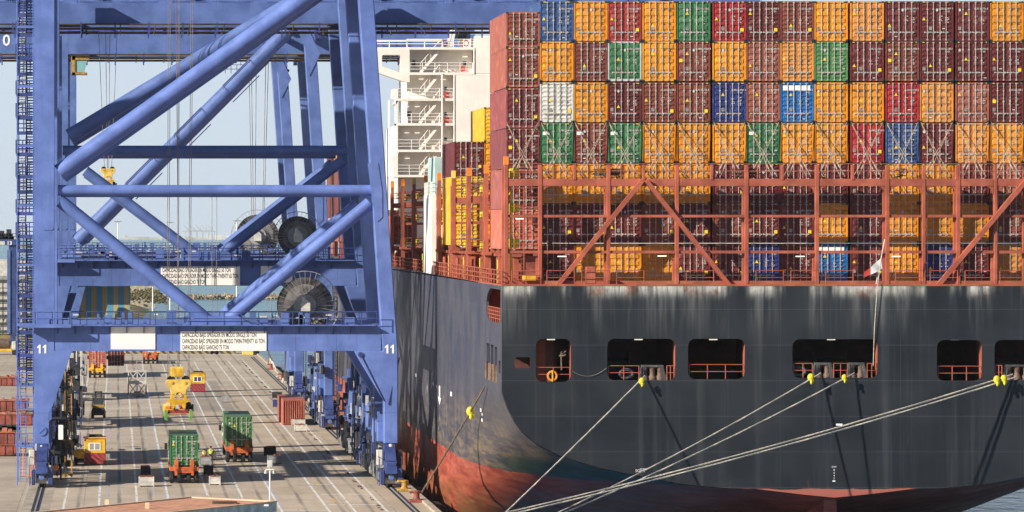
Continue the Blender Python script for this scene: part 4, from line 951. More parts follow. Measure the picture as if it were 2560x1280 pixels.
guard(W(1604, 953, SY - .75), 'yellow rat guard below the three roller fairlead', .26); guard(W(2027, 944, SY - .8), 'yellow rat guard on the upper rope of the wide stern opening', .3)
guard(W(2111, 944, SY - .8), 'slim yellow rat guard on the lower rope of the wide stern opening', .24); guard(W(2492, 949, SY - .9), 'bright yellow rat guard on the twin outer mooring lines', .3)
guard(W(2508, 947, SY - .9) + Vector((.08, .1, 0)), 'pale yellow rat guard touching its bright twin on the outer mooring lines', .29); guard(along((PORT - .25, sy_(1220), 10.3), (24.55, 309, .75), .215) + Vector((0, -.1, -.05)), 'yellow rat guard halfway along the dark spring rope', .38)
t = MB().torus(W(1381, 940, SY + .0), .32, .085, 'y', 20, 8); o = tag(t.build('life_ring', M['tip'], smooth=60), 'orange life ring hung on the rail of the narrow stern opening', 'life ring')
MB().cbox(W(1381, 940, SY - .1), .08, .06, .8).build('strap', M['lime'], o); 
mb = MB(); r = random.Random(5)
for k in range(7): mb.tube(W(1400 + r.uniform(-2, 2), 890, SY + .9), W(1412 + r.uniform(-8, 4), 876 + r.uniform(0, 14), SY + .6), .05, 6)
mb.tube(W(1403, 888, SY + .9), W(1404, 925, SY + .9), .06, 7); tag(mb.build('rope_coil', M['drope']), 'bunched pale ropes hanging inside the narrow stern opening', 'rope')
mb = MB(); pts = [W(1430 + 86 * u, 927 + 17 * 4 * u * (1 - u) * 1.0 + 0 - 7 * u, SY - .12) for u in [k / 12 for k in range(13)]]; mb.pipe(pts, .02, 4); tag(mb.build('slack_line', M['wire']), 'thin slack line drooping between the two stern openings', 'rope')
# ------------------------------------------------------------------ ship-to-shore gantry cranes
M['grey2'] = paint('greyed_cable_turns', (0.19, 0.18, 0.175, 1), 0.6, 0.35, 1.2, 0.0)
M['railb'] = paint('greasy_brown_rail', (0.075, 0.06, 0.045, 1), 0.6, 0.3, 0.6, 0.0)
M['reel'] = paint('dark_cable_drum', (0.085, 0.08, 0.08, 1), 0.5, 0.55, 0.9, 0.0)
def bogie_mesh():
    mb = MB(); mb.box(-.42, .42, .15, 2.2, .42, 1.0)
    for y in (.65, 1.7): mb.box(-.5, .5, y - .12, y + .12, .9, 1.25)
    return mb.mesh('bogie')
BOG = bogie_mesh(); BOG.materials.append(M['navy'])
mb = MB()
for y in (.62, 1.73): mb.lathe((0, y, .41), [(.40, -.16), (.40, .16)], 'x', 14)
BOGW = mb.mesh('wheel'); BOGW.materials.append(M['dark'])
mb = MB()
for y in (.62, 1.73):
    arc = [(y + .52 * math.cos(R(a)), .5 + .86 * math.sin(R(a))) for a in range(-5, 191, 15)]; inn = [(y + .44 * math.cos(R(a)), .5 + .77 * math.sin(R(a))) for a in range(190, -6, -15)]
    mb.prism(arc + inn, -.5, .5, 'x')
BOGG = mb.mesh('wheel_guard'); BOGG.materials.append(M['lgrey'])
def stair_mesh(h, run, w):
    mb = MB(); n = 11
    for k in range(n): mb.box(.03, w - .03, run * k / n, run * k / n + .24, h * (k + 1) / n - .09, h * (k + 1) / n - .002)
    for x in (0, w): mb.beam((x, 0, 0), (x, run, h), .09, .3); mb.tube((x, 0, 1), (x, run, h + 1), .045, 4); mb.tube((x, 0, .55), (x, run, h + .55), .04, 4)
    for x in (0, w):
        for k in range(4): y = run * k / 3; mb.tube((x, y, h * k / 3), (x, y, h * k / 3 + 1), .04, 4)
    return mb.mesh('stair_flight')
ST_UP = stair_mesh(2.55, 2.6, .62); ST_UP.materials.append(M['navy'])
def land_mesh():
    mb = MB(); mb.box(-.75, .95, -1.0, 0, -.1, 0); mb.rail([(-.75, -1.0, 0), (.95, -1.0, 0)], 1.15, .56, .045, 2, 4); mb.rail([(-.75, -1.0, 0), (-.75, 0, 0)], 1.15, .9, .045, 2, 4); mb.box(-.75, .95, -1.03, -1.0, -.2, .1); return mb.mesh('landing')
LAND = land_mesh(); LAND.materials.append(M['navy'])
def rotz180(o): o.rotation_euler = (0, 0, math.pi)
def crane(Yf, zb, braces, label, number, paintk='crane', sign=None, girder=None, legtop=47.5, spread=17.0, reel=None, stair=False, bog=()):
    """Yf: front frame plane, zb: (underside, top) of the portal beam"""
    t = thing('gantry_crane', label, 'crane', (8.5, Yf, 0)); P = M[paintk]; z0, z1 = zb; DP = 1.6
    def lx(z, e):  # leaning sea leg: inner / outer edge at height z
        if z >= 11.56: a = 20.7 + (41.5 - z) * .0685; b = 22.0 + (41.5 - z) * .0685
        else: a, b = 22.75, 24.05
        return (a, b)[e]
    for fi, y in enumerate((Yf, Yf + spread)):
        za = min(z0, 11.56)
        # land leg with its haunch, front plate with rounded gusset
        mb = MB().prism([(-7.03, legtop), (-5.32, legtop), (-5.32, z0 + .0), (-3.79 - (0 if z0 < 12 else .5), z0), (-5.45, z0 - 4.7), (-5.77, z0 - 5.2), (-5.77, 3.64), (-7.03, 3.64)], y, y + DP)
        for zz in (35.5, 26, 19.7, 6.6): mb.box(-7.045, -5.3, y - .015, y - .001, zz, zz + .035)
        mb.box(-7.06, -5.74, y - .02, y + DP + .02, 6.25, 6.4)
        l = mb.build('leg', P, t, bevel=.07)
        mb = MB().prism([(lx(legtop, 0), legtop), (lx(legtop, 1), legtop), (lx(11.56, 1), 11.56), (24.05, 10), (24.05, 3.64), (22.85, 3.64), (22.85, z0 - 4.2), (20.3 - (0 if z0 < 12 else -.9), z0), (lx(z0, 0), z0)], y, y + DP)
        mb.box(22.83, 24.07, y - .02, y + DP + .02, 6.25, 6.4); l2 = mb.build('leg', P, t, bevel=.07)
        if fi == 0:
            MB().prism(rrect(-6.4, -5.34, 21.9, 27.6, .25), y - .06, y - .002).build('gusset_plate', P, l)
            MB().prism([(21.45, 27.6), (22.35, 27.6), (22.7, 25.2), (22.72, 23.0), (22.3, 22.6), (21.9, 24)], y - .06, y - .002).build('gusset_plate', P, l2)
        mb = MB().box(-5.31, lx((z0 + z1) / 2, 0) - .04, y + .05, y + DP - .05, z0 + .002, z1)
        for k in range(15): x = -4 + k * 1.75; mb.box(x, x + .03, y + .035, y + .049, z0 + .05, z1 - .05)
        mb.build('portal_beam', P, t, bevel=.04)
        for (xa, za_, xb, zb_, r) in braces:
            a, b = Vector((xa, y + .8, za_)), Vector((xb, y + .8, zb_)); mb = MB().tube(a, b, r, 22); d = (b - a).normalized()
            br = mb.build('brace', P, t, smooth=40)
            L = (b - a).length; m = MB()
            for k in range(1, int(L / 7) + 1): c = a + d * (k * 7); m.tube(c - d * .02, c + d * .02, r + .012, 22)
            m.build('weld_ring', P, br, smooth=40)
        # knuckle boxes where the braces meet
        if braces and len(braces) > 2: MB().prism([(5.6, z1 + .002), (11.6, z1 + .002), (10.4, z1 + .75), (7.0, z1 + .75)], y + .15, y + DP - .15).build('brace_seat', P, t)
    for x0, x1 in ((-6.9, -5.9), (22.9, 23.95)): MB().box(x0, x1, Yf + DP + .01, Yf + spread - .01, z0 + .4, z1 - .25).build('sill_beam', P, t)
    for x0, x1 in ((-7.0, -5.6), (22.3, 23.95)):
        mb = MB().box(x0, x1, Yf + 6.5, Yf + spread - .01, 3.4, 6.5).box(x0 + .1, x1 - .1, Yf + DP + .01, Yf + 6.49, 3.7, 5.4); build_each(mb, 'equaliser_beam', P, t, bevel=.05)
    for Xr in (RAIL_L, RAIL_R):
        for y in bog:
            o = kid(BOG, 'bogie', t, None, (Xr - 8.5, y - Yf, 0)); kid(BOGW, 'wheel', o, None); kid(BOGG, 'wheel_guard', o, None)
        for y in (Yf + .8, Yf + spread + .8):
            mb = MB()
            for k in (-3.6, 1.2): mb.prism([(y + k - .0, 1.26), (y + k + 2.6, 1.26), (y + k + 1.9, 2.3), (y + k + .7, 2.3)], Xr - .5, Xr + .5, 'x')
            mb.prism([(y - 3, 2.31), (y + 3, 2.31), (y + 1.2, 3.63), (y - 1.2, 3.63)], Xr - .45, Xr + .45, 'x'); build_each(mb, 'equaliser', M['navy'], t)
            for q in (-.95, .95): MB().cbox((Xr + q * .9, y - 1.2, 2.5), .5, .8, 1.3).build('drive_motor', M['lgrey'] if q < 0 else M['dark'], t, bevel=.05)
        MB().lathe((Xr, min(bog) - .55, .95), [(.05, -.2), (.24, -.18), (.24, 0), (.13, .02), (.13, .5)], 'y', 14).build('buffer', P, t, smooth=40) if bog else None
        if bog:
            yb = min(bog); mb = MB().box(Xr - .85, Xr - .55, yb - .5, yb + 1.0, .25, 1.5).box(Xr + .55, Xr + .95, yb - .6, yb + .9, .3, 1.7).cbox((Xr, yb - .3, 1.9), .9, .7, .5); build_each(mb, 'rail_clamp', M['navy'], t, bevel=.06)
            mb = MB()
            for dx in (-1.0, .9): mb.pipe([(Xr + dx, yb - .6, .2), (Xr + dx, yb - .6, 2.6), (Xr + dx, yb + 1.5, 2.6), (Xr + dx, yb + 1.5, .2)], .035, 5)
            mb.build('guard_frame', M['navy'], t)
    # walkway along the front of the portal beam
    for y, zz in ((Yf, z1), (Yf + DP + .75, z1)):
        mb = MB().box(-5.9 if y == Yf else -4.6, 22.0, y - .75, y - .02, zz - .08, zz - .02); mb.build('walkway', P, t)
        mb = MB().rail([(-6.9 if y == Yf else -4.6, y - .73, zz - .02), (22.35, y - .73, zz - .02)], 1.12, 1.47, .035, 1)
        if y == Yf:
            for k in range(18): x = -5 + k * 1.47; mb.prism([(y - .74, zz - .081), (y + .04, zz - .081), (y + .04, zz - .75)], x - .04, x + .04, 'x')
        mb.build('railing', M['navy'], t)
    mb = MB().box(-8.2, -3.85, Yf - 1.32, Yf - .001, z1 - .1, z1 - .02).box(-8.2, -3.85, Yf - 1.34, Yf - 1.32, z1 - .22, z1 + .08); mb.rail([(-8.2, Yf - 1.3, z1), (-3.85, Yf - 1.3, z1), (-3.85, Yf - .6, z1)], 1.15, 1.5, .04, 1); mb.build('corner_platform', M['crane'], t)
    # clutter on the walkway: cabinets, lamps, pipes
    r = random.Random(int(Yf)); mb = MB()
    for k in range(16): x = r.uniform(-4, 20); h = r.uniform(.3, 1.25); mb.box(x, x + r.uniform(.2, .9), Yf + .3, Yf + 1.0, z1 + .001, z1 + h)
    build_each(mb, 'cabinet', M['craneB'], t)
    mb = MB()
    for k in range(14): x = r.uniform(-4, 20); mb.cbox((x, Yf + .4, z1 + r.uniform(.4, .9)), r.uniform(.15, .6), .2, .12)
    for k in range(5): x = -4 + k * 5; mb.pipe([(x, Yf + 1.2, z1), (x, Yf + 1.2, z1 + .5), (x + r.uniform(2, 5), Yf + 1.2, z1 + .5)], .05, 5)
    mb.build('pipework', M['lgrey'], t)
    if sign:
        x0, x1, za2, zb2, lines = sign; sb = MB().box(x0, x1, Yf - .03, Yf + .03, za2, zb2).build('sign_board', M['white'], t)
        h = (zb2 - za2) * .235
        for i, (ln, wd) in enumerate(lines):
            me = text_mb(ln, h, 1.0, 'LEFT', lambda u, v: (u, 0, v), .012); mxx = max(v[0] for v in me.v); k = wd / mxx; zz = zb2 - (i + 1) * (zb2 - za2) * .315 + .02
            me.v = [(x0 + .14 + v[0] * k, Yf - .034, zz + v[2]) for v in me.v]; me.build('lettering', M['letter'], sb)
    for x in ((-6.75, 22.95) if number else ()):
        for q in range(len(number)):
            a = x + q * .48 - .02; b = z0 - .2; MB().prism([(a + .14, b), (a + .30, b), (a + .30, b + .74), (a + .19, b + .74), (a, b + .56), (a, b + .43), (a + .14, b + .53)], Yf - .035, Yf - .022).build('number', M['wletter'], t)
    if girder:
        ga, gb, xl, xr, ys = girder
        for y in ys:
            mb = MB().box(xl, xr, y, y + 1.3, ga, gb); g = mb.build('girder', P, t, bevel=.03)
            mb = MB().box(xl, xr, y - .7, y - .01, ga - .12, ga - .06).box(xl, xr, y + .2, y + .6, ga - .55, ga - .32); mb.rail([(xl, y - .68, ga - .75), (xr, y - .68, ga - .75)], .7, 3.2, .05, 1); mb.build('trolley_rail', M['railb'], g)
            mb = MB()
            for k in range(int((xr - xl) / 3.2)): x = xl + k * 3.2; mb.box(x, x + .14, y - .72, y - .66, ga - 1.0, ga + .1)
            build_each(mb, 'rail_hanger', M['navy'], g)
            mb = MB().rail([(xl, y + .2, gb), (xr, y + .2, gb)], 1.1, 2.2, .035, 1); mb.tube((xl, y + 1.0, gb + .55), (xr, y + 1.0, gb + .55), .24, 8)
            for k in range(int((xr - xl) / 9)): x = xl + 4 + k * 9; mb.box(x, x + 1.2, y + .4, y + 1.2, gb, gb + .7); mb.beam((x, y + .7, gb + 1.6), (x + 6, y + .7, gb + .3), .15, .15)
            mb.build('girder_top_gear', P, g)
        for x in (-6.5, 21.0): MB().box(x - .8, x + .8, ys[0] + 1.31, ys[-1] - .01, ga + .3, gb - .2).build('cross_tie', P, t)
    if reel:
        cx, cz, r0 = reel; y = Yf + 3.2; hub = MB().lathe((cx, y, cz), [(.9, -.55), (.9, -.3), (r0 * .82, -.28), (r0 * .82, .1), (.9, .12)], 'y', 40).build('cable_reel', M['reel'], t, smooth=30)
        mb = MB().torus((cx, y - .6, cz), r0, .035, 'y', 60, 5)
        for k in range(36): a = 2 * math.pi * k / 36; mb.tube((cx + .55 * math.cos(a), y - .62, cz + .55 * math.sin(a)), (cx + r0 * math.cos(a), y - .6, cz + r0 * math.sin(a)), .014, 4); mb.tube((cx + r0 * math.cos(a), y - .6, cz + r0 * math.sin(a)), (cx + r0 * .98 * math.cos(a), y + .2, cz + r0 * .98 * math.sin(a)), .025, 4)
        mb.build('spoke_rim', M['grey'], hub)
        MB().lathe((cx, y - .34, cz), [(.9, 0), (r0 * .62, 0), (r0 * .62, .05), (.9, .05)], 'y', 40).build('cable_turns', M['grey2'], hub)
        MB().lathe((cx, y - .68, cz), [(.95, 0), (.95, .1)], 'y', 30).build('hub_plate', M['grey'], hub)
        MB().cbox((cx, y - 1.0, cz - .15), .8, .5, .8).tube((cx - .15, y - 1.0, cz + .2), (cx - .15, y - 1.0, cz + .75), .16, 8).prism([(cx - .35, cz + .26), (cx + .35, cz + .26), (cx + .05, cz + .55), (cx - .05, cz + .55)], y - 1.1, y - .8).build('reel_drive', M['lgrey'], hub)
    return t
L11 = [('CAPACIDAD BAJO SPREADER EN MODO SINGLE 50 TON', 6.35), ('CAPACIDAD BAJO SPREADER EN MODO TWIN-TWENTY 65 TON', 7.05), ('CAPACIDAD BAJO GANCHO 75 TON', 4.0)]
LA = [(a, b * 1.0) for a, b in L11[:2]] + [('CAPACIDAD BAJO GANCHO 70 TON', 4.0)]
Y1 = 328.0
c11 = crane(Y1, (11.56, 13.8), [(-4.8, 24.35, 7.75, 14.2, .55), (9.6, 14.2, 21.7, 24.2, .55), (-5.0, 25.3, 21.9, 25.3, .46), (-4.9, 26.8, 19.9, 44.4, .74)],
            'nearest blue gantry crane numbered 11, its V brace above a low portal beam', '11', 'crane',
            (gx(451, Y1), gx(666, Y1), 11.58, gz(828, Y1) + .0, L11), (45.0, 47.2, -36, 60, (Y1 + 6, Y1 + 12)), 47.5, 17.0, (16.25, 15.4, 2.95), bog=(326.2, 328.7, 331.2, 333.7, 336.2, 342, 344.5, 347, 349.5))
MB().box(-39, -19, Y1 + .5, Y1 + 9, 47.3, 53).build('unseen_machinery_house', M['crane'], c11, bevel=.1)  # unseen house added to shade the second crane, trimmed clear of its head block
MB().box(gx(277, Y1), gx(388, Y1), Y1 - .03, Y1 + .03, gz(873.5, Y1), gz(817, Y1)).build('blank_board', M['white'], c11)
# extra fittings of the nearest crane: round manhole cover, floodlights, cabinets by the land leg, stair tower
mb = MB().lathe((-6.38, Y1 - .1, 4.75), [(.42, 0), (.42, .1)], 'y', 24).beam((-6.6, Y1 - .12, 4.55), (-6.15, Y1 - .12, 4.95), .05, .05, (0, 1, 0)); mb.build('manhole_cover', M['crane'], c11)
for x, z in ((-6.4, 3.35), (23.4, 3.45)): MB().ball((x, Y1 - .45, z), .22, .26, .22).cbox((x + .15, Y1 - .1, z), .4, .3, .06).build('floodlight', M['lgrey'], c11, smooth=50)
MB().box(-6.2, -5.85, Y1 - .5, Y1 - .4, 2.1, 3.4).build('control_cabinet', M['lgrey'], c11)
MB().box(-4.95, -4.55, Y1 - .1, Y1 - .05, 4.0, 5.25).build('mirror_plate', M['white'], c11); MB().tube((-5.8, Y1 + .1, 5.15), (-4.6, Y1 - .06, 5.15), .025, 5).build('mirror_arm', M['navy'], c11)
mb = MB(); r = random.Random(6)
for k in range(60):
    y = Y1 + 2 + r.random() * 42; x = -5.4 + r.random() * 1.3; z = r.uniform(.4, 10) * (1 if y < 348 else .9); w, d, h = r.uniform(.1, .6), r.uniform(.2, .9), r.uniform(.15, 1.0); mb.box(x, x + w, y, y + d, z, z + h)
for k in range(18):
    y = Y1 + 2 + r.random() * 17; x = -5.3 + r.random() * .9; mb.tube((x, y, .3), (x, y, r.uniform(6, 10.5)), .05, 5)
build_each(mb, 'service_gear', M['dark'], c11); mb = MB()
for z in (2.5, 5.5, 8.3): mb.box(-5.6, -4.3, Y1 + 2, Y1 + 18, z, z + .1); mb.rail([(-4.3, Y1 + 2, z + .1), (-4.3, Y1 + 18, z + .1)], 1.1, 2, .03, 1)
mb.build('service_walkway', M['dark'], c11)
mb = MB()
for x in (-4.5, -3.95): mb.tube((x, Y1 + 11, .1), (x, Y1 + 11, 9.5), .06, 5)
for k in range(26): mb.tube((-4.5, Y1 + 11, .5 + k * .36), (-3.95, Y1 + 11, .5 + k * .36), .025, 4)
mb.box(-4.9, -3.9, Y1 + 9, Y1 + 10, .3, .5).box(-4.95, -4.85, Y1 + 9, Y1 + 9.1, .3, 3.4).box(-3.95, -3.85, Y1 + 9, Y1 + 9.1, .3, 3.4).box(-4.95, -3.85, Y1 + 9, Y1 + 9.1, 3.4, 3.5); mb.build('yellow_ladder', M['ochre'], c11)
for (x, y, z, s) in ((-5.2, Y1 - .2, 1.6, .4), (-6.98, Y1 + 1.8, 2.2, .5)): MB().cbox((x, y, z), s, .3, s * (1 if x > -6 else 3)).build('warning_panel', M['tip'], c11)
mb = MB().pipe([(-7.95, Y1 - .6, 3.4), (-7.95, Y1 - .6, 1.0), (-7.3, Y1 - .6, .9), (-7.3, Y1 - .6, 3.0)], .04, 5); mb.build('orange_handrail', M['tip'], c11)
TRD = MB()
for k in range(11): TRD.box(.04, .58, 2.6 * k / 11 - .02, 2.6 * k / 11 + .2, 2.55 * (k + 1) / 11 - .05, 2.55 * (k + 1) / 11 + .012)
TRD = TRD.mesh('treads'); TRD.materials.append(M['lgrey'])
for k in range(3, 19):
    z = 1.0 + k * 2.55
    for q, left in enumerate((k % 2 == 0, k % 2 == 1)):
        if q and k % 3 == 2: continue
        o = kid(ST_UP, 'stair_flight', c11, None); kid(TRD, 'tread', o, None)
        if left: o.location = (-8.45 - 8.5, 2.2 + q * 3.4, z)
        else: o.location = (-7.15 - 8.5, 4.8 + q * 3.4, z); rotz180(o)
    kid(LAND, 'landing', c11, None, (-7.85 - 8.5, 2.2, z + 2.55 - (0 if k % 2 else .6)))
    if k % 2: kid(LAND, 'landing', c11, None, (-7.85 - 8.5, 5.8, z + 1.3))
mb = MB()
for k in range(28): mb.tube((-8.2, Y1 + .9, .8 + k * .3), (-7.75, Y1 + .9, .8 + k * .3), .025, 4)
for x in (-8.2, -7.75): mb.tube((x, Y1 + .9, .4), (x, Y1 + .9, 9.2), .04, 5)
for z in (3.4, 6.6, 8.6): mb.rail([(-8.6, Y1 + .4, z), (-7.1, Y1 + .4, z)], 1.1, .5, .035, 1); mb.box(-8.6, -7.1, Y1 + .4, Y1 + 1.6, z - .1, z)
mb.build('access_ladder', M['crane'], c11)
mb = MB()
for x in (-8.5, -7.12):
    for y in (Y1 + 1.1, Y1 + 5.9): mb.tube((x, y, 0), (x, y, 47), .05, 5)
for k in range(10): z = 3.5 + k * 5.1; mb.box(-8.5, -7.05, Y1 + 1.0, Y1 + 1.1, z, z + .2)
build_each(mb, 'stair_post', M['crane'], c11)
for y in (Y1 + .9,):
    mb = MB(); mb.tube((24.2, Y1 + .3, 11), (23.2, Y1 - .1, 7.0), .06, 6); mb.tube((20.9, Y1 - .05, 11.2), (22.85, Y1 - .05, 7.3), .05, 6); mb.lathe((20.85, Y1 - .12, 11.25), [(.22, 0), (.22, .1)], 'y', 14); mb.build('tie_rod', M['navy'], c11)
COV = MB(); arc = [(2.0 * math.cos(R(a)) * .9, .45 + 1.35 * math.sin(R(a))) for a in range(0, 181, 20)]; inn = [(1.75 * math.cos(R(a)) * .9, .45 + 1.15 * math.sin(R(a))) for a in range(180, -1, -20)]
COV.prism(arc + inn, -.62, .62, 'x'); COV = COV.mesh('wheel_cover'); COV.materials.append(M['grey'])
COI = MB().box(-.5, .5, -1.5, 1.5, .3, 1.45).mesh('motor_block'); COI.materials.append(M['dark'])
def seaside(t, Yc, ys, seed, cov):
    r = random.Random(seed); ms = ['navy', 'dark', 'craneB', 'dark', 'lgrey', 'navy']
    for y in cov: kid(COV, 'wheel_cover', t, None, (RAIL_R - .35 - 8.5, y - Yc, 0)); kid(COI, 'motor_block', t, None, (RAIL_R - .35 - 8.5, y - Yc, 0))
    for k in range(70):
        y = r.uniform(*ys); x = RAIL_R - 1.5 + r.random() * 1.1; z = r.uniform(1.9, 7.5); m = MB()
        if k % 3 == 0: m.tube((x, y, r.uniform(.3, 2)), (x, y, z * .6 + r.uniform(0, 1)), .04, 5)
        elif k % 7 == 1: m.rail([(x, y, z), (x, y + 2.5, z)], 1.0, .8, .035, 1); m.box(x - .4, x, y, y + 2.5, z - .06, z)
        else: m.box(x, x + r.uniform(.12, .6), y, y + r.uniform(.2, .9), z, z + r.uniform(.2, 1.0))
        m.build('service_gear', M[ms[k % 6]], t)
    for y in ys: MB().pipe([(RAIL_R - 1.2, y, 1.0), (RAIL_R - 1.2, y, 9.5), (RAIL_R - .8, y + 1, 11.2)], .05, 5).build('cable', M['dark'], t)
def landside(t, Yc, ys, seed):
    r = random.Random(seed)
    for k in range(60):
        y = r.uniform(*ys); x = -5.3 + r.random() * 1.5; z = r.uniform(.3, 9.5); m = MB()
        if k % 3 == 0: m.tube((x, y, .3), (x, y, z + 1), .06, 5)
        elif k % 6 == 1: m.box(x, x + .5, y, y + 2.5, z - .06, z); m.tube((x + .5, y, z), (x + .5, y, z + 1.1), .03, 4).tube((x + .5, y, z + 1.1), (x + .5, y + 2.5, z + 1.1), .03, 4)
        else: m.box(x, x + r.uniform(.2, .8), y, y + r.uniform(.3, 1), z, z + r.uniform(.4, 1.4))
        m.build('service_gear', M[('dark', 'navy', 'dark', 'navy', 'dark', 'lgrey')[k % 6]] if k % 12 else M['lgrey'], t)
seaside(c11, Y1, (329, 352), 31, (331, 336, 341, 346, 351))
YA = 357.0
cA = crane(YA, (16.7, 19.1), [(-2.9, 27.4, 7.3, 19.7, .5), (9.8, 19.7, 21.1, 28.4, .5), (-5.0, 29.3, 21.4, 29.3, .46), (-4.4, 30.6, 19.9, 45.2, .70)],
           'second blue gantry crane, taller portal with its own capacity sign, just behind crane 11', '', 'craneB', (gx(402, YA), gx(600, YA), 16.75, 18.5, LA), (41.3, 43.3, -45, 62, (YA + 4.5, YA + 12)), 45.5, 17.0, (17.0, 21.3, 2.3), bog=(355, 357.5, 360, 362.5, 373.5, 376, 378.5, 381, 388))
landside(cA, YA, (356, 384), 41)
seaside(cA, YA, (356, 384), 32, (361, 371, 376, 381, 386))
sb = MB().box(gx(652, YA), gx(731, YA), YA - .03, YA + .03, 17.0, 18.55).build('sign_board', M['white'], cA)
MB().box(gx(716, YA), gx(727, YA), YA - .035, YA - .031, 17.95, 18.2).box(gx(702, YA), gx(713, YA), YA - .035, YA - .031, 17.1, 17.35).build('red_marks', M['redp'], sb)
# striped machinery cabin hung below the second crane
M['cabstripe'] = stripes('teal_tan_sheeting', (0.055, 0.19, 0.29, 1), (0.27, 0.215, 0.10, 1), 1.0, 0)
def cabmat():
    t = NT('teal_tan_sheets'); x = t.xyz(); u = t.math('FRACT', t.math('MULTIPLY', t.math('ADD', x[0], 3.35), 1 / 1.02)); f = t.math('LESS_THAN', u, .45)
    g = t.math('FRACT', t.math('MULTIPLY', x[0], 7.0)); c = t.mix(f, (0.09, 0.30, 0.46, 1), (0.46, 0.37, 0.18, 1)); return t.done(t.mix(t.math('MULTIPLY', t.math('LESS_THAN', g, .25), .5), c, (0.03, 0.06, 0.08, 1)), .6)
M['cabstripe'] = cabmat()
MB().box(-3.6, 1.3, YA + 2.0, YA + 8, 13.2, 16.6).build('machinery_cabin', M['cabstripe'], cA)
MB().prism([(-4.6, 13.3), (-3.75, 13.3), (-2.9, 16.6), (-3.5, 16.6)], YA - .4, YA - .1).build('hanger_arm', M['craneB'], cA)
MB().box(-5.3, -3.7, YA + 1.7, YA + 9, 13.0, 15.9).build('cabinet_block', M['craneB'], cA)
YC = 422.0
cC = crane(YC, (16.7, 19.1), [(-4.3, 20.6, 19.95, 44.9, .80)], 'third blue gantry crane carrying 10 on its girder, with one long sloping brace', '', 'craneB', None, (41.5, 43.7, -45, 40, (YC + 6.5, YC + 13)), 45.3, 17.0, (15.6, 21.2, 2.9), bog=(420, 422.5, 425, 427.5, 438.5, 441, 443.5, 446))
landside(cC, YC, (421, 448), 42)
seaside(cC, YC, (421, 448), 33, (422, 428, 434, 440, 446))
a = Vector((-4.3, YC + .2, 20.6 + .9)); b = Vector((19.95, YC + .2, 44.9 + .9)); mb = MB()
for q in range(3):
    p0, p1 = a.lerp(b, .22 + q * .22), a.lerp(b, .34 + q * .22); mb.tube(p0 + Vector((0, 0, .2)), p1 + Vector((0, 0, .2)), .07, 5); mb.tube(p0 - Vector((-1.1, 0, 1.6)), p1 - Vector((-1.1, 0, 1.6)), .07, 5)
    for k in range(2): c = p0.lerp(p1, k); mb.tube(c + Vector((0, 0, .2)), c + Vector((.0, -.7, -.2)), .05, 4)
mb.build('brace_ladder', M['navy'], cC)
text_mb('10', 1.25, 1.0, 'LEFT', lambda u, v: (gx(-14, YC + 6.4) + u, YC + 6.46, gz(114, YC + 6.4) + v), .02).build('number', M['wletter'], cC)
YD4 = 492.0
cD = crane(YD4, (16.7, 19.1), [(-4.3, 20.6, 19.95, 44.9, .80)], 'farthest of the row of blue gantry cranes, mostly hidden behind the others', '', 'craneB', None, None, 45.3, 17.0, None, bog=(490, 492.5, 495, 497.5, 508, 510.5))
for cr, Y, zt in ((cC, YC, 45.0), (cD, YD4, 45.0)):
    mb = MB().prism([(19.4, zt), (20.5, zt + .2), (22.4, 41.2), (21.2, 38.8), (20.9, 41.5)], Y - .1, Y - .01); mb.build('knee_plate', M['craneB'], cr)
    mb = MB(); r = random.Random(int(Y))
    for k in range(40): x = r.uniform(15, 24); z = r.uniform(42.2, 47); mb.box(x, x + r.uniform(.1, 1.2), Y + 3 + r.random() * 6, Y + 4 + r.random() * 8, z, z + r.uniform(.08, .5))
    for k in range(5): mb.rail([(14 + k * 2, Y + 2, 42 + k * 1.0), (17 + k * 2, Y + 2, 42 + k * 1.0)], 1.1, .8, .04, 1)
    mb.build('top_machinery', M['navy'], cr)
# trolley with the driver's cabin on the second crane's girder, and its head block
tr = thing('crane_cabin', 'small teal glazed driver cabin hanging under the high girder', 'cabin', (gx(200, YA + 8), YA + 4, 37.5))
Yt = YA + 6; MB().box(gx(178, Yt), gx(188, Yt), Yt, Yt + 2, gz(186, Yt), gz(138, Yt)).box(gx(180, Yt), gx(222, Yt), Yt, Yt + 2, gz(150, Yt), gz(140, Yt)).box(gx(180, Yt), gx(218, Yt), Yt, Yt + 2, gz(186, Yt), gz(181, Yt)).build('cabin_frame', M['ochre'], tr)
MB().prism([(gx(188.2, Yt), gz(180, Yt)), (gx(211, Yt), gz(180.5, Yt)), (gx(217, Yt), gz(151, Yt)), (gx(188.2, Yt), gz(151, Yt))], Yt + .1, Yt + 1.9).build('window', M['sglass'], tr)
MB().box(gx(176, Yt), gx(224, Yt), Yt - .2, Yt + 2.2, gz(140, Yt), gz(136.5, Yt)).build('roof', M['dark'], tr)
def ropes(t, pts, r=.028):
    mb = MB()
    for p, q in pts: mb.tube(p, q, r, 4)
    mb.build('hoist_rope', M['wire'], t)
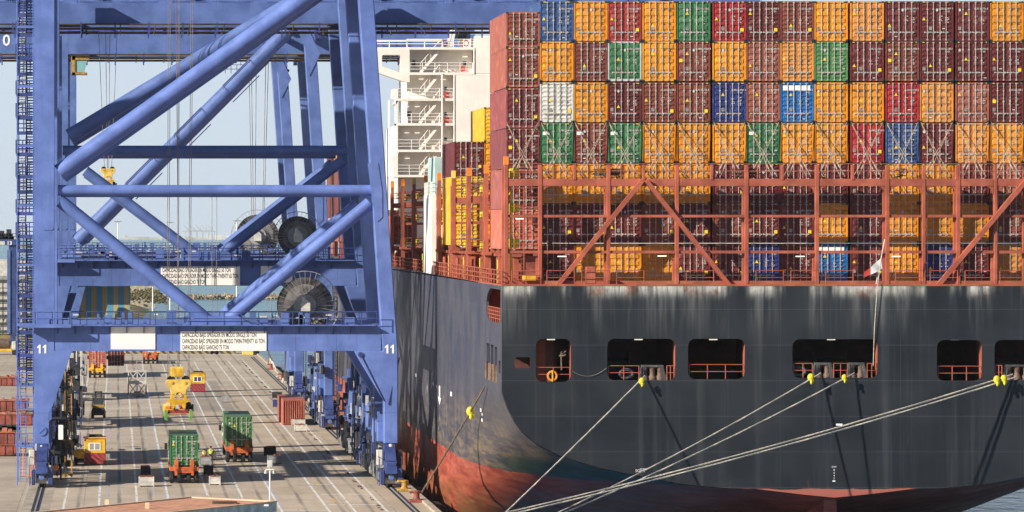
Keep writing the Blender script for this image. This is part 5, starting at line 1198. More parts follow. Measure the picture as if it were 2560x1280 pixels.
# ---- container spreaders on their ropes
def spreader(px, Yp, ztop, s, label, rope_tops, full=True):
    cx = gx(px, Yp); t = thing('spreader', label, 'spreader', (cx, Yp, ztop - 5.0 * s)); k = s
    V = lambda x, y, z: (cx + x * k, Yp + y * k, ztop + z * k)
    def bx(mb, x0, x1, y0, y1, z0, z1): a = V(x0, y0, z0); b = V(x1, y1, z1); mb.box(a[0], b[0], a[1], b[1], a[2], b[2]); return mb
    hb = MB(); hb.prism([(V(x, 0, 0)[0], V(0, 0, z)[2]) for x, z in ((-1.08, -1.25), (1.08, -1.25), (1.3, -1.5), (1.25, -1.75), (.82, -2.2), (.72, -2.75), (-.72, -2.75), (-.82, -2.2), (-1.25, -1.75), (-1.3, -1.5))], V(0, -.25, 0)[1], V(0, .25, 0)[1]); hb.build('head_block', M['cream'], t, bevel=.03)
    if full:
        m = MB(); bx(m, -.72, .55, -.2, .6, -1.0, 0); bx(m, -.9, -.72, .0, .4, -1.0, -.05); m.build('cable_basket', M['cream'], t, bevel=.04); m = MB(); bx(m, -.45, .35, -.22, -.2, -.9, -.2); m.build('basket_panel', M['yellow'], t)
    for sx in (-.72, .72): MB().lathe(V(sx, .2, -1.3), [(.42 * k, -.3 * k), (.42 * k, .35 * k)], 'y', 20).torus(V(sx, -.12, -1.3), .36 * k, .05 * k, 'y', 20, 5).build('sheave', M['black'], t, smooth=40); MB().lathe(V(sx * .9, -.32, -1.55), [(.15 * k, 0), (.15 * k, .1)], 'y', 12).build('pin', M['yellow'], t)
    m = MB(); bx(m, -.8, -.42, -.2, .3, -3.4, -2.751); bx(m, .42, .8, -.2, .3, -3.4, -2.751); m.prism([(V(x, 0, 0)[0], V(0, 0, z)[2]) for x, z in ((-1.1, -3.15), (1.1, -3.15), (1.1, -3.4), (.7, -3.55), (.7, -4.1), (.45, -4.1), (.3, -3.75), (-.3, -3.75), (-.45, -4.1), (-.7, -4.1), (-.7, -3.55), (-1.1, -3.4))], V(0, -.3, 0)[1], V(0, -.05, 0)[1]); m.torus(V(0, -.3, -2.75), .28 * k, .04 * k, 'y', 14, 5); m.build('yoke', M['yellow'], t)
    m = MB(); bx(m, -1.05, 1.05, -.02, .5, -4.6, -4.15); m.build('end_beam', M['hazred'], t, bevel=.03); m = MB(); bx(m, -1.2, 1.2, -.06, -.021, -4.25, -4.18); bx(m, -1.2, 1.2, -.06, -.021, -4.66, -4.6); m.build('beam_edge', M['yellow'], t)
    m = MB(); bx(m, -.9, -.3, .5, 11, -4.5, -3.9); bx(m, .3, .9, .5, 11, -4.5, -3.9); m.build('telescopic_beam', M['redp'], t)
    for sx in (-1, 1):
        m = MB(); a, b = sorted((sx * .75, sx * 1.25)); m.prism([(V(x, 0, 0)[0], V(0, 0, z)[2]) for x, z in ((sx * .75, -3.2), (sx * 1.25, -3.6), (sx * 1.3, -4.5), (sx * .8, -4.15))], V(0, .1, 0)[1], V(0, .6, 0)[1]); m.build('guard', M['hazoy'] if sx < 0 else M['dark'], t)
        m = MB(); m.prism([(V(x, 0, 0)[0], V(0, 0, z)[2]) for x, z in ((sx * 1.1, -4.3), (sx * 1.38, -4.2), (sx * 1.44, -4.75), (sx * 1.34, -5.25), (sx * 1.02, -5.3), (sx * 1.12, -4.8))], V(0, -.2, 0)[1], V(0, .25, 0)[1]); m.build('flipper', M['green'], t, bevel=.02)
        m = MB(); bx(m, *(sorted((sx * 1.28, sx * 1.5))), .3, .6, -4.4, -3.7); m.build('side_flap', M['lime'] if sx < 0 else M['dark'], t)
    ropes(t, [((gx(a, Yp), Yp + d, 44.0 if full else 41.0), V(b, d, -1.2)) for a, b, d in rope_tops], .026)
    return t
spreader(446, 355.3, gz(917, 355.3), .94, 'yellow container spreader with green flippers hanging low over the truck lanes', [(421, -1.1, 0), (426, -.95, 0), (446, -.1, .2), (449, -.02, .2), (478, .95, .3), (483, 1.08, .3), (440, .1, .6)])
spreader(270, YA + 7.0, gz(403, YA + 7.0), .56, 'small yellow head block hanging high behind the left crane leg', [(246, -.6, 0), (264, -.1, .3), (275, .1, .3), (293, .6, .5)], False)
w = thing('hoist_wires', 'pairs of thin hoist wires hanging above the third crane lanes', 'wires', (gx(640, YC + 10), YC + 10, 16.5))
ropes(w, [((gx(a, YC + 10), YC + 10, 42), (gx(b, YC + 10), YC + 10 + q * .4, 16.5)) for q, (a, b) in enumerate(((622, 632), (628, 636), (641, 637), (665, 655), (672, 657)))], .035)
w = thing('chain_hooks', 'two thin hanging hooks under the horizontal pipe of crane 11', 'hooks', (gx(535, Y1 + 1), Y1 + 1, 10.5))
ropes(w, [((gx(530, Y1 + 1), Y1 + 1, 25.3), (gx(530, Y1 + 1), Y1 + 1, 11.4)), ((gx(542, Y1 + 1), Y1 + 1, 25.3), (gx(542, Y1 + 1), Y1 + 1, 11.4))], .02)
MB().ball((gx(530, Y1 + 1), Y1 + 1, 11.4), .16).ball((gx(542, Y1 + 1), Y1 + 1, 11.4), .18).build('hook', M['dark'], w)
# crane 13 and the yard at the far left
Yq = 735.0; g = thing('gantry_crane', 'distant dark blue crane numbered 13 at the far edge of the yard', 'crane', (gx(20, Yq), Yq, 0)); s13 = F / Yq
MB().prism([(gx(26, Yq), 0), (gx(38, Yq), 0), (gx(42, Yq), 14), (gx(42, Yq), 19.6), (gx(22, Yq), 19.6), (gx(22, Yq), 16)], Yq, Yq + 2).build('leg', M['navy'], g); MB().box(gx(18, Yq), gx(26, Yq) - .01, Yq - .2, Yq + 2, 2, 18).build('leg_side', M['craneB'], g)
MB().box(-50, gx(42, Yq), Yq - .3, Yq - .01, gz(613, Yq), gz(598, Yq)).build('beam', M['navy'], g)
mb = MB(); r = random.Random(1); mb.rail([(-50, Yq - .3, gz(598, Yq)), (gx(40, Yq), Yq - .3, gz(598, Yq))], 1.1, 1.4, .05, 1)
for k in range(12): x = gx(r.uniform(-20, 30), Yq); z = gz(598, Yq); mb.box(x, x + r.uniform(.6, 2), Yq, Yq + 2, z, z + r.uniform(.4, 2.0))
mb.build('machinery', M['dark'], g)
MB().box(gx(16, Yq), gx(28, Yq), Yq - .36, Yq - .32, gz(613.5, Yq), gz(601, Yq)).build('number_plate', M['navy'], g)
text_mb('13', .72, 1.0, 'LEFT', lambda u, v: (gx(17, Yq) + u, Yq - .38, gz(612, Yq) + v), .02).build('number', M['wletter'], g); MB().box(gx(-2, Yq), gx(12, Yq), Yq - .36, Yq - .32, gz(612, Yq), gz(603, Yq)).build('name_board', M['lgrey'], g)
# ------------------------------------------------------------------ things on the quay
def gp(px, py): Y = EYE * F / (py - VY); return Vector((gx(px, Y), Y, 0)), F / Y
def wheel(mb, x, y, r=.52, w=.34): mb.lathe((x, y, r), [(r * .45, -w / 2), (r * .9, -w / 2), (r, -w / 2 + .06), (r, w / 2 - .06), (r * .9, w / 2), (r * .45, w / 2)], 'x', 16)
def truck(x, Y, L, label, cab=True, deck=1.56, guides=True, col='orange', group=None):
    t = thing('trailer_truck', label, 'truck', (x, Y, 0), group); V = lambda a, b, c: (x + a, Y + b, c)
    def B(mb, a, b, c, d, e, f): return mb.box(x + a, x + b, Y + c, Y + d, e, f)
    m = MB(); B(m, -.62, -.42, .1, L + 1, .98, 1.38); B(m, .42, .62, .1, L + 1, .98, 1.38); 
    for k in range(6): B(m, -.419, .419, .3 + k * L / 6, .5 + k * L / 6, 1.02, 1.3)
    m.build('chassis', M[col], t)
    m = MB(); B(m, -1.28, 1.28, 0, .28, 1.08, deck - .12); m.prism([(x - .85, 1.078), (x + .85, 1.078), (x + .6, .9), (x - .6, .9)], Y + .02, Y + .22); m.build('rear_beam', M[col], t, bevel=.03)
    for sx in (-1, 1):
        if guides: m = MB(); a, b = sorted((sx * .5, sx * .86)); B(m, a, b, -.16, -.001, 1.05, 2.08); m.build('guide_post', M[col], t, bevel=.02)
        m = MB(); a, b = sorted((sx * .6, sx * .82)); B(m, a, b, -.2, -.02, .72, 1.07); m.build('mudguard', M[col], t)
        MB().lathe((x + sx * .72, Y - .2, 1.22), [(.09, -.05), (.09, .03)], 'y', 10).build('tail_light', M['redp'], t)
        m = MB(); a, b = sorted((sx * 1.1, sx * 1.3)); B(m, a, b, .3, L * .9, 1.2, 1.52); m.build('side_rail', M[col], t)
    for yy in (.75, 2.1):
        for xx in (-1.08, -.4, .4, 1.08): m = MB(); wheel(m, x + xx, Y + yy); m.build('wheel', M['black'], t, smooth=40)
    m = MB(); m.tube(V(-1.2, .75, .52), V(1.2, .75, .52), .1, 8).tube(V(-1.2, 2.1, .52), V(1.2, 2.1, .52), .1, 8); m.build('axle', M['dark'], t)
    if cab:
        c = L + 1.6; m = MB(); B(m, -1.22, 1.22, c, c + 1.9, .9, 3.0); cb = m.build('cab', M['lgrey'], t, bevel=.1)
        for sx in (-1, 1):
            m = MB(); a, b = sorted((sx * 1.3, sx * 1.56)); B(m, a, b, c - .1, c + .05, 2.3, 2.85); m.build('mirror', M['black'], cb); m = MB(); m.tube(V(sx * 1.2, c, 2.6), V(sx * 1.4, c, 2.6), .03, 5); m.build('mirror_arm', M['dark'], cb)
        m = MB(); B(m, -1.1, 1.1, c - .01, c - .005, 2.1, 2.8); m.build('window', M['glass'], cb)
        for xx in (-1.0, 1.0):
            for yy in (c - .6, c + 1.2): m = MB(); wheel(m, x + xx, Y + yy); m.build('wheel', M['black'], t, smooth=40)
    return t
Yt1 = 331.5; x1 = gx(460.7, Yt1); truck(x1, Yt1, 10.2, 'orange trailer truck under the nearer dark green container')
container(x1, Yt1 + .15, 1.57, 'g', 'dark green shorter container on the nearer orange trailer, beside two workers', None, 2.591, 9.6, plain=False)
Yt2 = 361.0; x2 = gx(598.5, Yt2); truck(x2, Yt2, 12.3, 'red orange trailer truck under the farther tall green container', col='orange')
container(x2, Yt2 + .15, 1.57, 'G', 'tall mid green container on the farther trailer, right of the workers', None, 2.75, 12.0)
Yt3 = 566.0; x3 = gx(243, Yt3); truck(x3, Yt3, 12.3, 'dusty trailer truck under a faded red container near the crane leg', col='yellow')
container(x3, Yt3 + .15, 1.57, 's', 'faded red container on a trailer under the portal beam beside the land leg', None, 2.896, 12.19)
container(x3 + 2.75, Yt3 + 14, 1.3, 'm', 'dark red container standing beyond the faded red one on the trailer', None, 2.591, 6.06, plain=True)
for px, lab in ((292, 'empty orange trailer left of the two parked under the portal beam'), (377, 'empty orange trailer right of the two parked under the portal beam')):
    Y = EYE * F / (910 - VY); t = truck(gx(px, Y), Y, 12, lab, True, 1.56, True, 'orange', 'empty orange trailers')
    x = gx(px, Y); MB().box(x - 1.3, x - .9, Y + .3, Y + 2.5, 1.57, 2.1).box(x + .8, x + 1.35, Y + .3, Y + 2.5, 1.57, 2.0).box(x - .4, x + .3, Y + .2, Y + 1, 1.4, 1.9).build('twist_lock_box', M['orange'], t)
    MB().cbox((x + 1.2, Y - .05, 2.1), .45, .3, .5).build('work_lamp', M['yellow'], t)
# corrugated red containers standing end-on at the edge of the lanes
def endwall(t, x, y, h):
    mb = MB(); n = 9; w = 2.2; vs = []
    for k in range(n):
        for f, d in ((0, 0), (.3, 0), (.45, .045), (.85, .045)): vs.append((-w / 2 + w * (k + f) / n, d))
    vs.append((w / 2, 0)); j = 0
    for a, d in vs: mb.v += [(x + a, y - .03 + d, .17), (x + a, y - .03 + d, h - .12)]
    mb.f = [(2 * k, 2 * k + 2, 2 * k + 3, 2 * k + 1) for k in range(len(vs) - 1)]
    o = mb.build('end_wall', M['cont'], t); o.color = (*PAL['s'][1], 1); return o
PAL['q'] = ('rust red', (0.42, 0.115, 0.075))
xq, Yq2 = gx(735, 430), 430.0
for k, lab in ((0, 'rust red container standing end on beside two white bins'), (1, 'rust red container directly behind the end on one, roof joint visible')):
    t = container(xq - k * .12, Yq2 + 6.06 + k * 6.2, 0.02, 'q', lab, None, 2.85 if k == 0 else 2.9, 6.0, rot=math.pi, plain=True)
    if k == 0:
        mb = MB(); n = 9; w = 2.2; vs = []
        for q in range(n):
            for f, d in ((0, 0), (.3, 0), (.45, .05), (.85, .05)): vs.append((-w / 2 + w * (q + f) / n, d))
        vs.append((w / 2, 0))
        for a, d in vs: mb.v += [(a, 6.03 - d, .17), (a, 6.03 - d, 2.72)]
        mb.f = [(2 * q, 2 * q + 2, 2 * q + 3, 2 * q + 1) for q in range(len(vs) - 1)]
        me = mb.mesh('end_wall'); me.materials.append(M['cont']); kid(me, 'end_wall', t, PAL['q'][1])
# bins
def bin_(px, py, w, h, label, mat='lgrey', fill=True, d=1.1):
    p, s = gp(px, py); t = thing('parts_bin', label, 'bin', p, None); x, Y = p.x, p.y; mb = MB(); q = .05; z0 = .1
    mb.box(x - w / 2, x + w / 2, Y, Y + q, z0, h).box(x - w / 2, x + w / 2, Y + d, Y + d + q, z0, h).box(x - w / 2, x - w / 2 + q, Y + q, Y + d, z0, h).box(x + w / 2 - q, x + w / 2, Y + q, Y + d, z0, h).box(x - w / 2, x + w / 2, Y + q, Y + d, z0, z0 + .04)
    for a in (-w / 2 - .02, w / 2 - .06): mb.box(x + a, x + a + .08, Y - .02, Y - .001, 0, h + .05)
    mb.box(x - w / 2, x + w / 2, Y - .03, Y - .001, h - .07, h).box(x - w / 2, x + w / 2, Y - .025, Y - .001, h * .5, h * .5 + .04); mb.build('bin_body', M[mat], t)
    if fill:
        r = random.Random(int(px)); m = MB()
        for k in range(22): a, b = x + r.uniform(-.42, .42) * w, Y + r.uniform(.15, .9) * d; m.cbox((a, b, h * .9 + r.uniform(0, .14)), .18, .2, .13)
        m.build('twist_locks', M['tank'] if mat != 'dark' else M['redp'], t)
    mb = MB()
    for a in (-w / 2 + .1, 0, w / 2 - .1): mb.box(x + a - .06, x + a + .06, Y, Y + d, 0, z0 - .001)
    mb.build('skid', M['wood'], t); return t
for a in ((366, 1217, 1.28, .82, 'white bin heaped with twist locks, alone in the middle lane in front'), (364, 1187, .85, .7, 'dark bin heaped with twist locks, directly behind the white one', 'dark'),
          (564, 1006, .9, .75, 'lone grey bin in the dark patch beyond the green containers', 'grey', False), (537, 1213, .95, .72, 'light grey bin just right of the nearer trailer wheels'),
          (521, 1188, .85, .8, 'dark empty bin behind the light grey one near the trailer wheels', 'dark', False), (513, 1164, 1.0, .8, 'grey bin the two workers lean over', 'grey'), (524, 1150, 1.2, .8, 'pale bin of red fittings beyond the workers'),
          (675, 1139, 1.15, .8, 'dark bin beside the far trailer, touching a grey bin', 'dark'), (686, 1160, 1.3, .78, 'grey bin in front of the dark one, behind the lamp pole', 'grey'),
          (746, 1064, 1.5, .68, 'white bin leaning against the rust red container'), (752, 1079, 1.35, .72, 'white bin standing in front of another by the rust red container'), (693, 1018, 1.0, .9, 'dark blue bin behind the rust red containers', 'navy', False), (693, 996, 1.25, .8, 'black bin behind the dark blue bin', 'dark', False)): bin_(*a)
# checker cabins
def cabin(px, py, label, tractor):
    p, s = gp(px, py); x, Y = p.x, p.y; t = thing('checker_cabin', label, 'cabin', p); w = 1.0
    MB().box(x - w, x + w * .95, Y, Y + 1.9, 1.12, 2.5).build('cabin_body', M['yellow'], t, bevel=.03)
    MB().box(x - w - .02, x + w, Y - .02, Y + 1.92, .12, 1.12).build('striped_base', M['hazred'], t)
    MB().box(x - w - .12, x + w + .05, Y - .1, Y + 2.0, 2.501, 2.6).build('roof', M['yellow'], t); MB().box(x - w * .6, x + w * .6, Y + .3, Y + 1.3, 2.601, 2.82).box(x + w * .5, x + w * .75, Y + .3, Y + .5, 2.601, 2.76).build('roof_unit', M['dark'], t)
    wf = MB().box(x - .62, x + .5, Y - .035, Y - .001, 1.38, 2.08).build('window', M['white'], t); MB().box(x - .52, x - .12, Y - .04, Y - .036, 1.46, 2.02).box(x - .02, x + .40, Y - .04, Y - .036, 1.46, 2.02).build('pane', M['glass'] if not tractor else M['grey'], wf)
    MB().tube((x - .7, Y + .4, 2.6), (x - .66, Y + .4, 3.5), .015, 4).build('aerial', M['dark'], t)
    MB().box(x + w * .955, x + w, Y + .1, Y + 1.8, 1.3, 2.4).build('side_panel', M['lgrey'], t)
    if tractor:
        MB().box(x - w - 1.0, x - w - .05, Y - .0, Y + 1.7, .62, 1.3).box(x - w - .75, x - w - .051, Y + .4, Y + 1.4, 1.301, 1.42).build('bonnet', M['yellow'], t, bevel=.06); MB().box(x - w - .98, x - w - .05, Y + .05, Y + 1.6, .3, .619).build('engine_guard', M['dark'], t)
        for q in (-.8,):
            m = MB(); wheel(m, x - w + q, Y + .25, .42, .3); wheel(m, x - w + q, Y + 1.5, .42, .3); m.build('wheel', M['black'], t)
        MB().beam((x - w - .05, Y + .2, 1.9), (x - w - .3, Y + .1, 1.75), .05, .05).cbox((x - w - .33, Y + .1, 1.78), .12, .1, .3).build('mirror', M['dark'], t)
cabin(238, 1163, 'yellow cabin on a low tractor with red striped base, beside the land leg', True); cabin(495, 980, 'yellow cabin with red striped base, alone beyond the hanging spreader', False)
# forklift seen from behind
p, s = gp(246, 1046); x, Y = p.x, p.y; t = thing('forklift', 'yellow and black forklift seen from behind in the left lane', 'forklift', p)
MB().prism([(x - .78, .35), (x + .78, .35), (x + .85, .7), (x + .72, 1.2), (x - .72, 1.2), (x - .85, .7)], Y, Y + .7).build('counterweight', M['dark'], t, bevel=.06); MB().box(x - .72, x + .72, Y + .1, Y + 1.8, 1.2, 1.52).build('bonnet', M['ochre'], t, bevel=.05)
mb = MB()
for xx in (-.7, .7):
    for yy in (.25, 1.9): mb.beam((x + xx, Y + yy, 1.4), (x + xx * .92, Y + yy, 2.5), .09, .09)
mb.box(x - .74, x + .74, Y + .2, Y + 2.0, 2.5, 2.58); mb.build('cab_frame', M['dark'], t); MB().box(x - .6, x + .6, Y + .3, Y + .34, 1.6, 2.42).build('window', M['glass'], t); MB().box(x - .35, x + .3, Y + .35, Y + .6, 1.6, 1.8).build('seat', M['green'], t)
MB().box(x - .4, x - .25, Y + 2.2, Y + 2.35, .4, 2.95).box(x + .25, x + .4, Y + 2.2, Y + 2.35, .4, 2.95).box(x - .45, x + .45, Y + 2.2, Y + 2.35, 2.9, 3.05).box(x - .25, x + .25, Y + 2.2, Y + 2.35, 1.2, 1.4).build('mast', M['dark'], t)
for xx in (-.68, .68):
    for yy in (.45, 2.0): m = MB(); wheel(m, x + xx, Y + yy, .42, .32); m.build('wheel', M['black'], t)
# truss rack
p, s = gp(343, 989); x, Y = p.x, p.y; t = thing('truss_rack', 'cream truss rack of stacked lifting frames behind a small bin', 'rack', p); mb = MB()
for z0, z1 in ((.1, 1.6), (1.8, 3.2)):
    for yy in (0, 1.6):
        for xx in (-1.15, 0, 1.15): mb.beam((x + xx, Y + yy, z0), (x + xx, Y + yy, z1), .13, .13)
        for z in (z0, z1): mb.beam((x - 1.2, Y + yy, z), (x + 1.2, Y + yy, z), .12, .14)
        mb.beam((x - 1.1, Y + yy, z1), (x, Y + yy, z0), .07, .07).beam((x + 1.1, Y + yy, z1), (x, Y + yy, z0), .07, .07).beam((x - 1.1, Y + yy, z0), (x, Y + yy, z1), .07, .07).beam((x + 1.1, Y + yy, z0), (x, Y + yy, z1), .07, .07)
    for xx in (-1.15, 1.15): mb.beam((x + xx, Y, z1), (x + xx, Y + 1.6, z1), .1, .1)
mb.build('truss_frame', M['lgrey'], t)
for sx in (-1.2, 1.2): MB().box(x + sx - .05, x + sx + .05, Y - .1, Y + 1.7, .1, 1.55).build('red_end_plate', M['tank'], t)
bin_(348, 992, 1.35, .6, 'small grey bin of red fittings in front of the truss rack', 'grey')
# steel pontoons stacked at the left edge
M['ptop'] = paint('sunlit_top_steel', (0.46, 0.17, 0.10, 1), 0.7, 0.25, 1.3, 0.0, 0.3)  # lighter than the body: sunlit pontoon tops put into the colour
def pontoon(pxr, py_top, py_bot, base, i, lab):
    Y = EYE * F / (base - VY); xr = gx(pxr, Y); zt = gz(py_top, Y); zb_ = max(0.02, gz(py_bot, Y)); xl = xr - 9; h = zt - zb_
    t = thing('steel_pontoon', lab, 'pontoon', (xr - 4.5, Y, zb_), 'rust red pontoons stacked at the yard edge')
    MB().prism([(xl, zb_), (xr - .35 * h, zb_), (xr, zb_ + .35 * h), (xr, zt), (xl, zt)], Y, Y + 2.6).build('hollow_body', M['tank'], t, bevel=.03)
    mb = MB(); r = random.Random(i)
    for k in range(12): x = xr - .5 - k * .75; mb.box(x - .05, x + .05, Y - .07, Y - .002, zb_ + .1, zt - .1)
    mb.box(xl, xr + .08, Y - .12, Y + 2.7, zt + .001, zt + .004); mb.build('ribs', M['tank'], t); MB().box(xl, xr + .08, Y - .12, Y + 2.7, zt + .005, zt + .07).build('top_plate', M['ptop'], t)
    mb = MB()
    for k in range(9): x = xr - r.uniform(.2, 4); mb.box(x, x + r.uniform(.1, .6), Y + r.uniform(0, 2.2), Y + 2.4, zt + .071, zt + r.uniform(.12, .45))
    build_each(mb, 'top_lug', M['ptop'], t)
PN = [(42, 944, 964, 965, 'pontoon farthest back at the yard edge'), (62, 1002, 1028, 1030, 'pontoon second from the back, orange tinted top'), (80, 1036, 1062, 1064, 'pontoon third from the back, its end close to the stair tower'),
      (39, 1082, 1110, 1141, 'upper pontoon of the nearest pair, dark load on top'), (34, 1113, 1139, 1141, 'lower pontoon of the nearest pair, on the ground')]
for i, a in enumerate(PN): pontoon(a[0] + 9, a[1], a[2], a[3], i, 'rust red steel ' + a[4])
Y = EYE * F / (1139 - VY); mb = MB(); r = random.Random(3)
for k in range(14): x = gx(r.uniform(-10, 38), Y); mb.box(x, x + r.uniform(.3, 1), Y + .3, Y + 2.4, gz(1079, Y) + .1, gz(1079, Y) + r.uniform(.2, .6))
tag(mb.build('scrap_load', M['dark']), 'dark jumble of steel scrap lying on the nearest pontoon pair', 'scrap')
# workers
def person(px, py, pose, label, hgt=1.72):
    p, s = gp(px, py); t = thing('person', label, 'person', p); k = hgt / 1.75
    J = {'pel': (0, 0, .95), 'che': (0, 0, 1.28), 'nk': (0, 0, 1.47), 'hd': (0, 0, 1.58), 'ht': (0, 0, 1.68), 'sl': (-.19, 0, 1.42), 'el': (-.25, .06, 1.13), 'wl': (-.22, .2, .95), 'sr': (.19, 0, 1.42), 'er': (.25, .06, 1.13), 'wr': (.22, .2, .95),
         'hl': (-.1, 0, .9), 'kl': (-.11, .0, .5), 'al': (-.12, .02, .09), 'tl': (-.13, .15, .04), 'hr': (.1, 0, .9), 'kr': (.12, .04, .5), 'ar': (.13, .0, .09), 'tr': (.14, .13, .04)}
    J.update(pose); names = list(J); ed = [('pel', 'che'), ('che', 'nk'), ('nk', 'hd'), ('hd', 'ht'), ('che', 'sl'), ('sl', 'el'), ('el', 'wl'), ('che', 'sr'), ('sr', 'er'), ('er', 'wr'), ('pel', 'hl'), ('hl', 'kl'), ('kl', 'al'), ('al', 'tl'), ('pel', 'hr'), ('hr', 'kr'), ('kr', 'ar'), ('ar', 'tr')]
    rad = dict(pel=.15, che=.165, nk=.06, hd=.095, ht=.085, sl=.075, sr=.075, el=.05, er=.05, wl=.036, wr=.036, hl=.1, hr=.1, kl=.066, kr=.066, al=.045, ar=.045, tl=.04, tr=.04)
    def skin(name, keep, edges, grow, mat, root, parent=None):
        me = bpy.data.meshes.new(name); idx = {n: i for i, n in enumerate(keep)}
        me.from_pydata([tuple(c * k for c in J[n]) for n in keep], [(idx[a], idx[b]) for a, b in edges], []); o = bpy.data.objects.new(name, me); COL.objects.link(o)
        m = o.modifiers.new('skin', 'SKIN'); sv = me.skin_vertices[0].data
        for i, n in enumerate(keep): sv[i].radius = (rad[n] * grow * k, rad[n] * grow * k * .8); sv[i].use_root = n in ('pel', keep[0]) and i == 0
        o.modifiers.new('sub', 'SUBSURF').levels = 1; o.modifiers['sub'].render_levels = 2; me.materials.append(mat); o.parent = root; ORG[o.name] = ORG[root.name]; return o
    skin('body', names, ed, 1.0, M['skin'], t)
    skin('vest', ['pel', 'che', 'sl', 'sr', 'nk'], [('pel', 'che'), ('che', 'sl'), ('che', 'sr'), ('che', 'nk')], 1.14, M['hiviz'], t)
    tr = ['pel', 'hl', 'hr', 'kl', 'kr'] + (['al', 'ar'] if 'shorts' not in label else []); skin('trousers', tr, [(a, b) for a, b in ed if a in tr and b in tr], 1.18, M['cloth'], t)
    c = Vector(p) + Vector(J['hd']) * k + Vector((0, -.015, .035)) * k; MB().ball(c + Vector((0, 0, .03)), .112 * k, .118 * k, .10 * k, 12, 8).build('hair', M['hair'], t, smooth=60)
    mb = MB()
    for w_ in ('wl', 'wr'):
        c = Vector(p) + Vector(J[w_]) * k
        for f in range(4): mb.tube(c + Vector((-.03 + f * .02, .01, -.02)), c + Vector((-.035 + f * .023, .035, -.10 + .01 * abs(f - 1))), .011, 5, .008)
        mb.tube(c + Vector((.03, .02, -.01)), c + Vector((.055, .05, -.05)), .012, 5, .009)
    mb.build('fingers', M['skin'], t)
    for q in ('l', 'r'): c = Vector(p) + (Vector(J['a' + q]) * k + Vector(J['t' + q]) * k) / 2; MB().ball(c, .055, .14, .055, 8, 5).build('shoe', M['black'], t, smooth=50)
person(511, 1163, {'che': (.0, .16, 1.22), 'nk': (.0, .28, 1.36), 'hd': (0, .34, 1.45), 'ht': (0, .37, 1.55), 'sl': (-.19, .24, 1.32), 'sr': (.19, .24, 1.32), 'el': (-.24, .42, 1.08), 'er': (.24, .42, 1.08), 'wl': (-.16, .6, .92), 'wr': (.16, .6, .92), 'kl': (-.14, .02, .5), 'al': (-.16, -.04, .09), 'tl': (-.16, .1, .04)}, 'worker in hi-vis vest and shorts bending over the grey bin', 1.66)
person(527, 1161, {'wl': (-.42, .22, 1.02), 'el': (-.36, .06, 1.16), 'wr': (.26, .12, .88)}, 'standing worker in hi-vis shirt and long dark trousers beside the bin', 1.74)
# lamp pole and flat-roofed building at the bottom edge
p = Vector((gx(675, 262), 262, 0)); t = thing('lamp_pole', 'white pole with a square box and two small floodlights behind the flat roof', 'lamp pole', p); x = p.x
MB().tube((x, 262, 0), (x, 262, 5.7), .07, 10, .055).build('pole', M['white'], t, smooth=40); MB().cbox((x, 262, 5.95), .34, .3, .5).build('box', M['lgrey'], t, bevel=.02); MB().box(x - .28, x + .28, 261.9, 262.1, 5.55, 5.62).build('cross_arm', M['white'], t)
for q in (-.28, .28): MB().lathe((x + q, 262, 5.3), [(.02, .26), (.1, .18), (.12, 0)], 'z', 10).build('floodlight', M['lgrey'], t)
mb = MB().pipe([(x + .1, 261.8, 5.6), (x + .22, 261.8, 5.15), (x + .05, 261.9, 5.0)], .012, 4); mb.build('cable', M['dark'], t)
A = Vector((4.9, 253.4)); Bq = Vector((10.35, 249.5)); d = Vector((-.588, -.809)); H0 = 4.3
bd = thing('flat_roof_building', 'low building with pinkish flat roof and blue grey fascia at the bottom edge', 'building', (4, 240, 0))
M['rooft'] = paint('pink_roof_membrane', (0.60, 0.30, 0.19, 1), 0.8, 0.18, 1.2, 0.0); M['fascia'] = paint('blue_grey_fascia', (0.44, 0.56, 0.62, 1), 0.6, 0.2, 1.5, 0.3, 0.2); M['kerb'] = paint('roof_kerb', (0.62, 0.47, 0.32, 1), 0.8, 0.15, 1.5, 0.1)
Cq, Dq = Bq + d * 26, A + d * 26; q = lambda v, z: (v.x, v.y, z)
def quadprism(mb, P, z0, z1): return mb.prism([(v.x, v.y) for v in P], z0, z1, 'z')
ins = lambda P, k: [v + ((A + Bq + Cq + Dq) / 4 - v).normalized() * k for v in P]
quadprism(MB(), ins([A, Bq, Cq, Dq], .25), H0 - .3, H0 - .05).build('roof', M['rooft'], bd)
quadprism(MB(), ins([A, Bq, Cq, Dq], .7), 0, H0 - .301).build('wall', M['fascia'], bd)
mb = MB()
for a, b in ((A, Bq), (Bq, Cq), (Cq, Dq), (Dq, A)): mb.beam(q(a, H0 - .02), q(b, H0 - .02), .26, .1)
mb.build('roof_edge', M['kerb'], bd)
mb = MB()
for a, b in ((A, Bq), (Bq, Cq), (Cq, Dq), (Dq, A)): mb.beam(q(a, H0 - .38), q(b, H0 - .38), .16, .6)
mb.build('fascia', M['fascia'], bd)
for px, py in ((267, 1263), (368, 1271)):
    Y = (EYE - H0 + .1) * F / (py + 2 - VY); MB().cbox((gx(px, Y), Y, H0 + .1), .27, .27, .45).build('chimney', M['kerb'], bd)
for px, py in ((567, 1272), (665, 1262)): MB().cbox((gx(px, 246), 245.6 - .0, gz(py, 246)), .28, .2, .1).build('wall_lamp', M['wletter'], bd)
Y = (EYE - H0) * F / (1257 - VY); pl = thing('pallet', 'dark wooden pallet lying on the pink flat roof', 'pallet', (gx(562, Y), Y, H0 - .05)); mb = MB()
for k in range(7): mb.box(gx(562, Y) - .75 + k * .22, gx(562, Y) - .6 + k * .22, Y - .6, Y + .6, H0 + .05, H0 + .09)
for yy in (-.55, 0, .5): mb.box(gx(562, Y) - .8, gx(562, Y) + .8, Y + yy, Y + yy + .1, H0 - .05, H0 + .049)
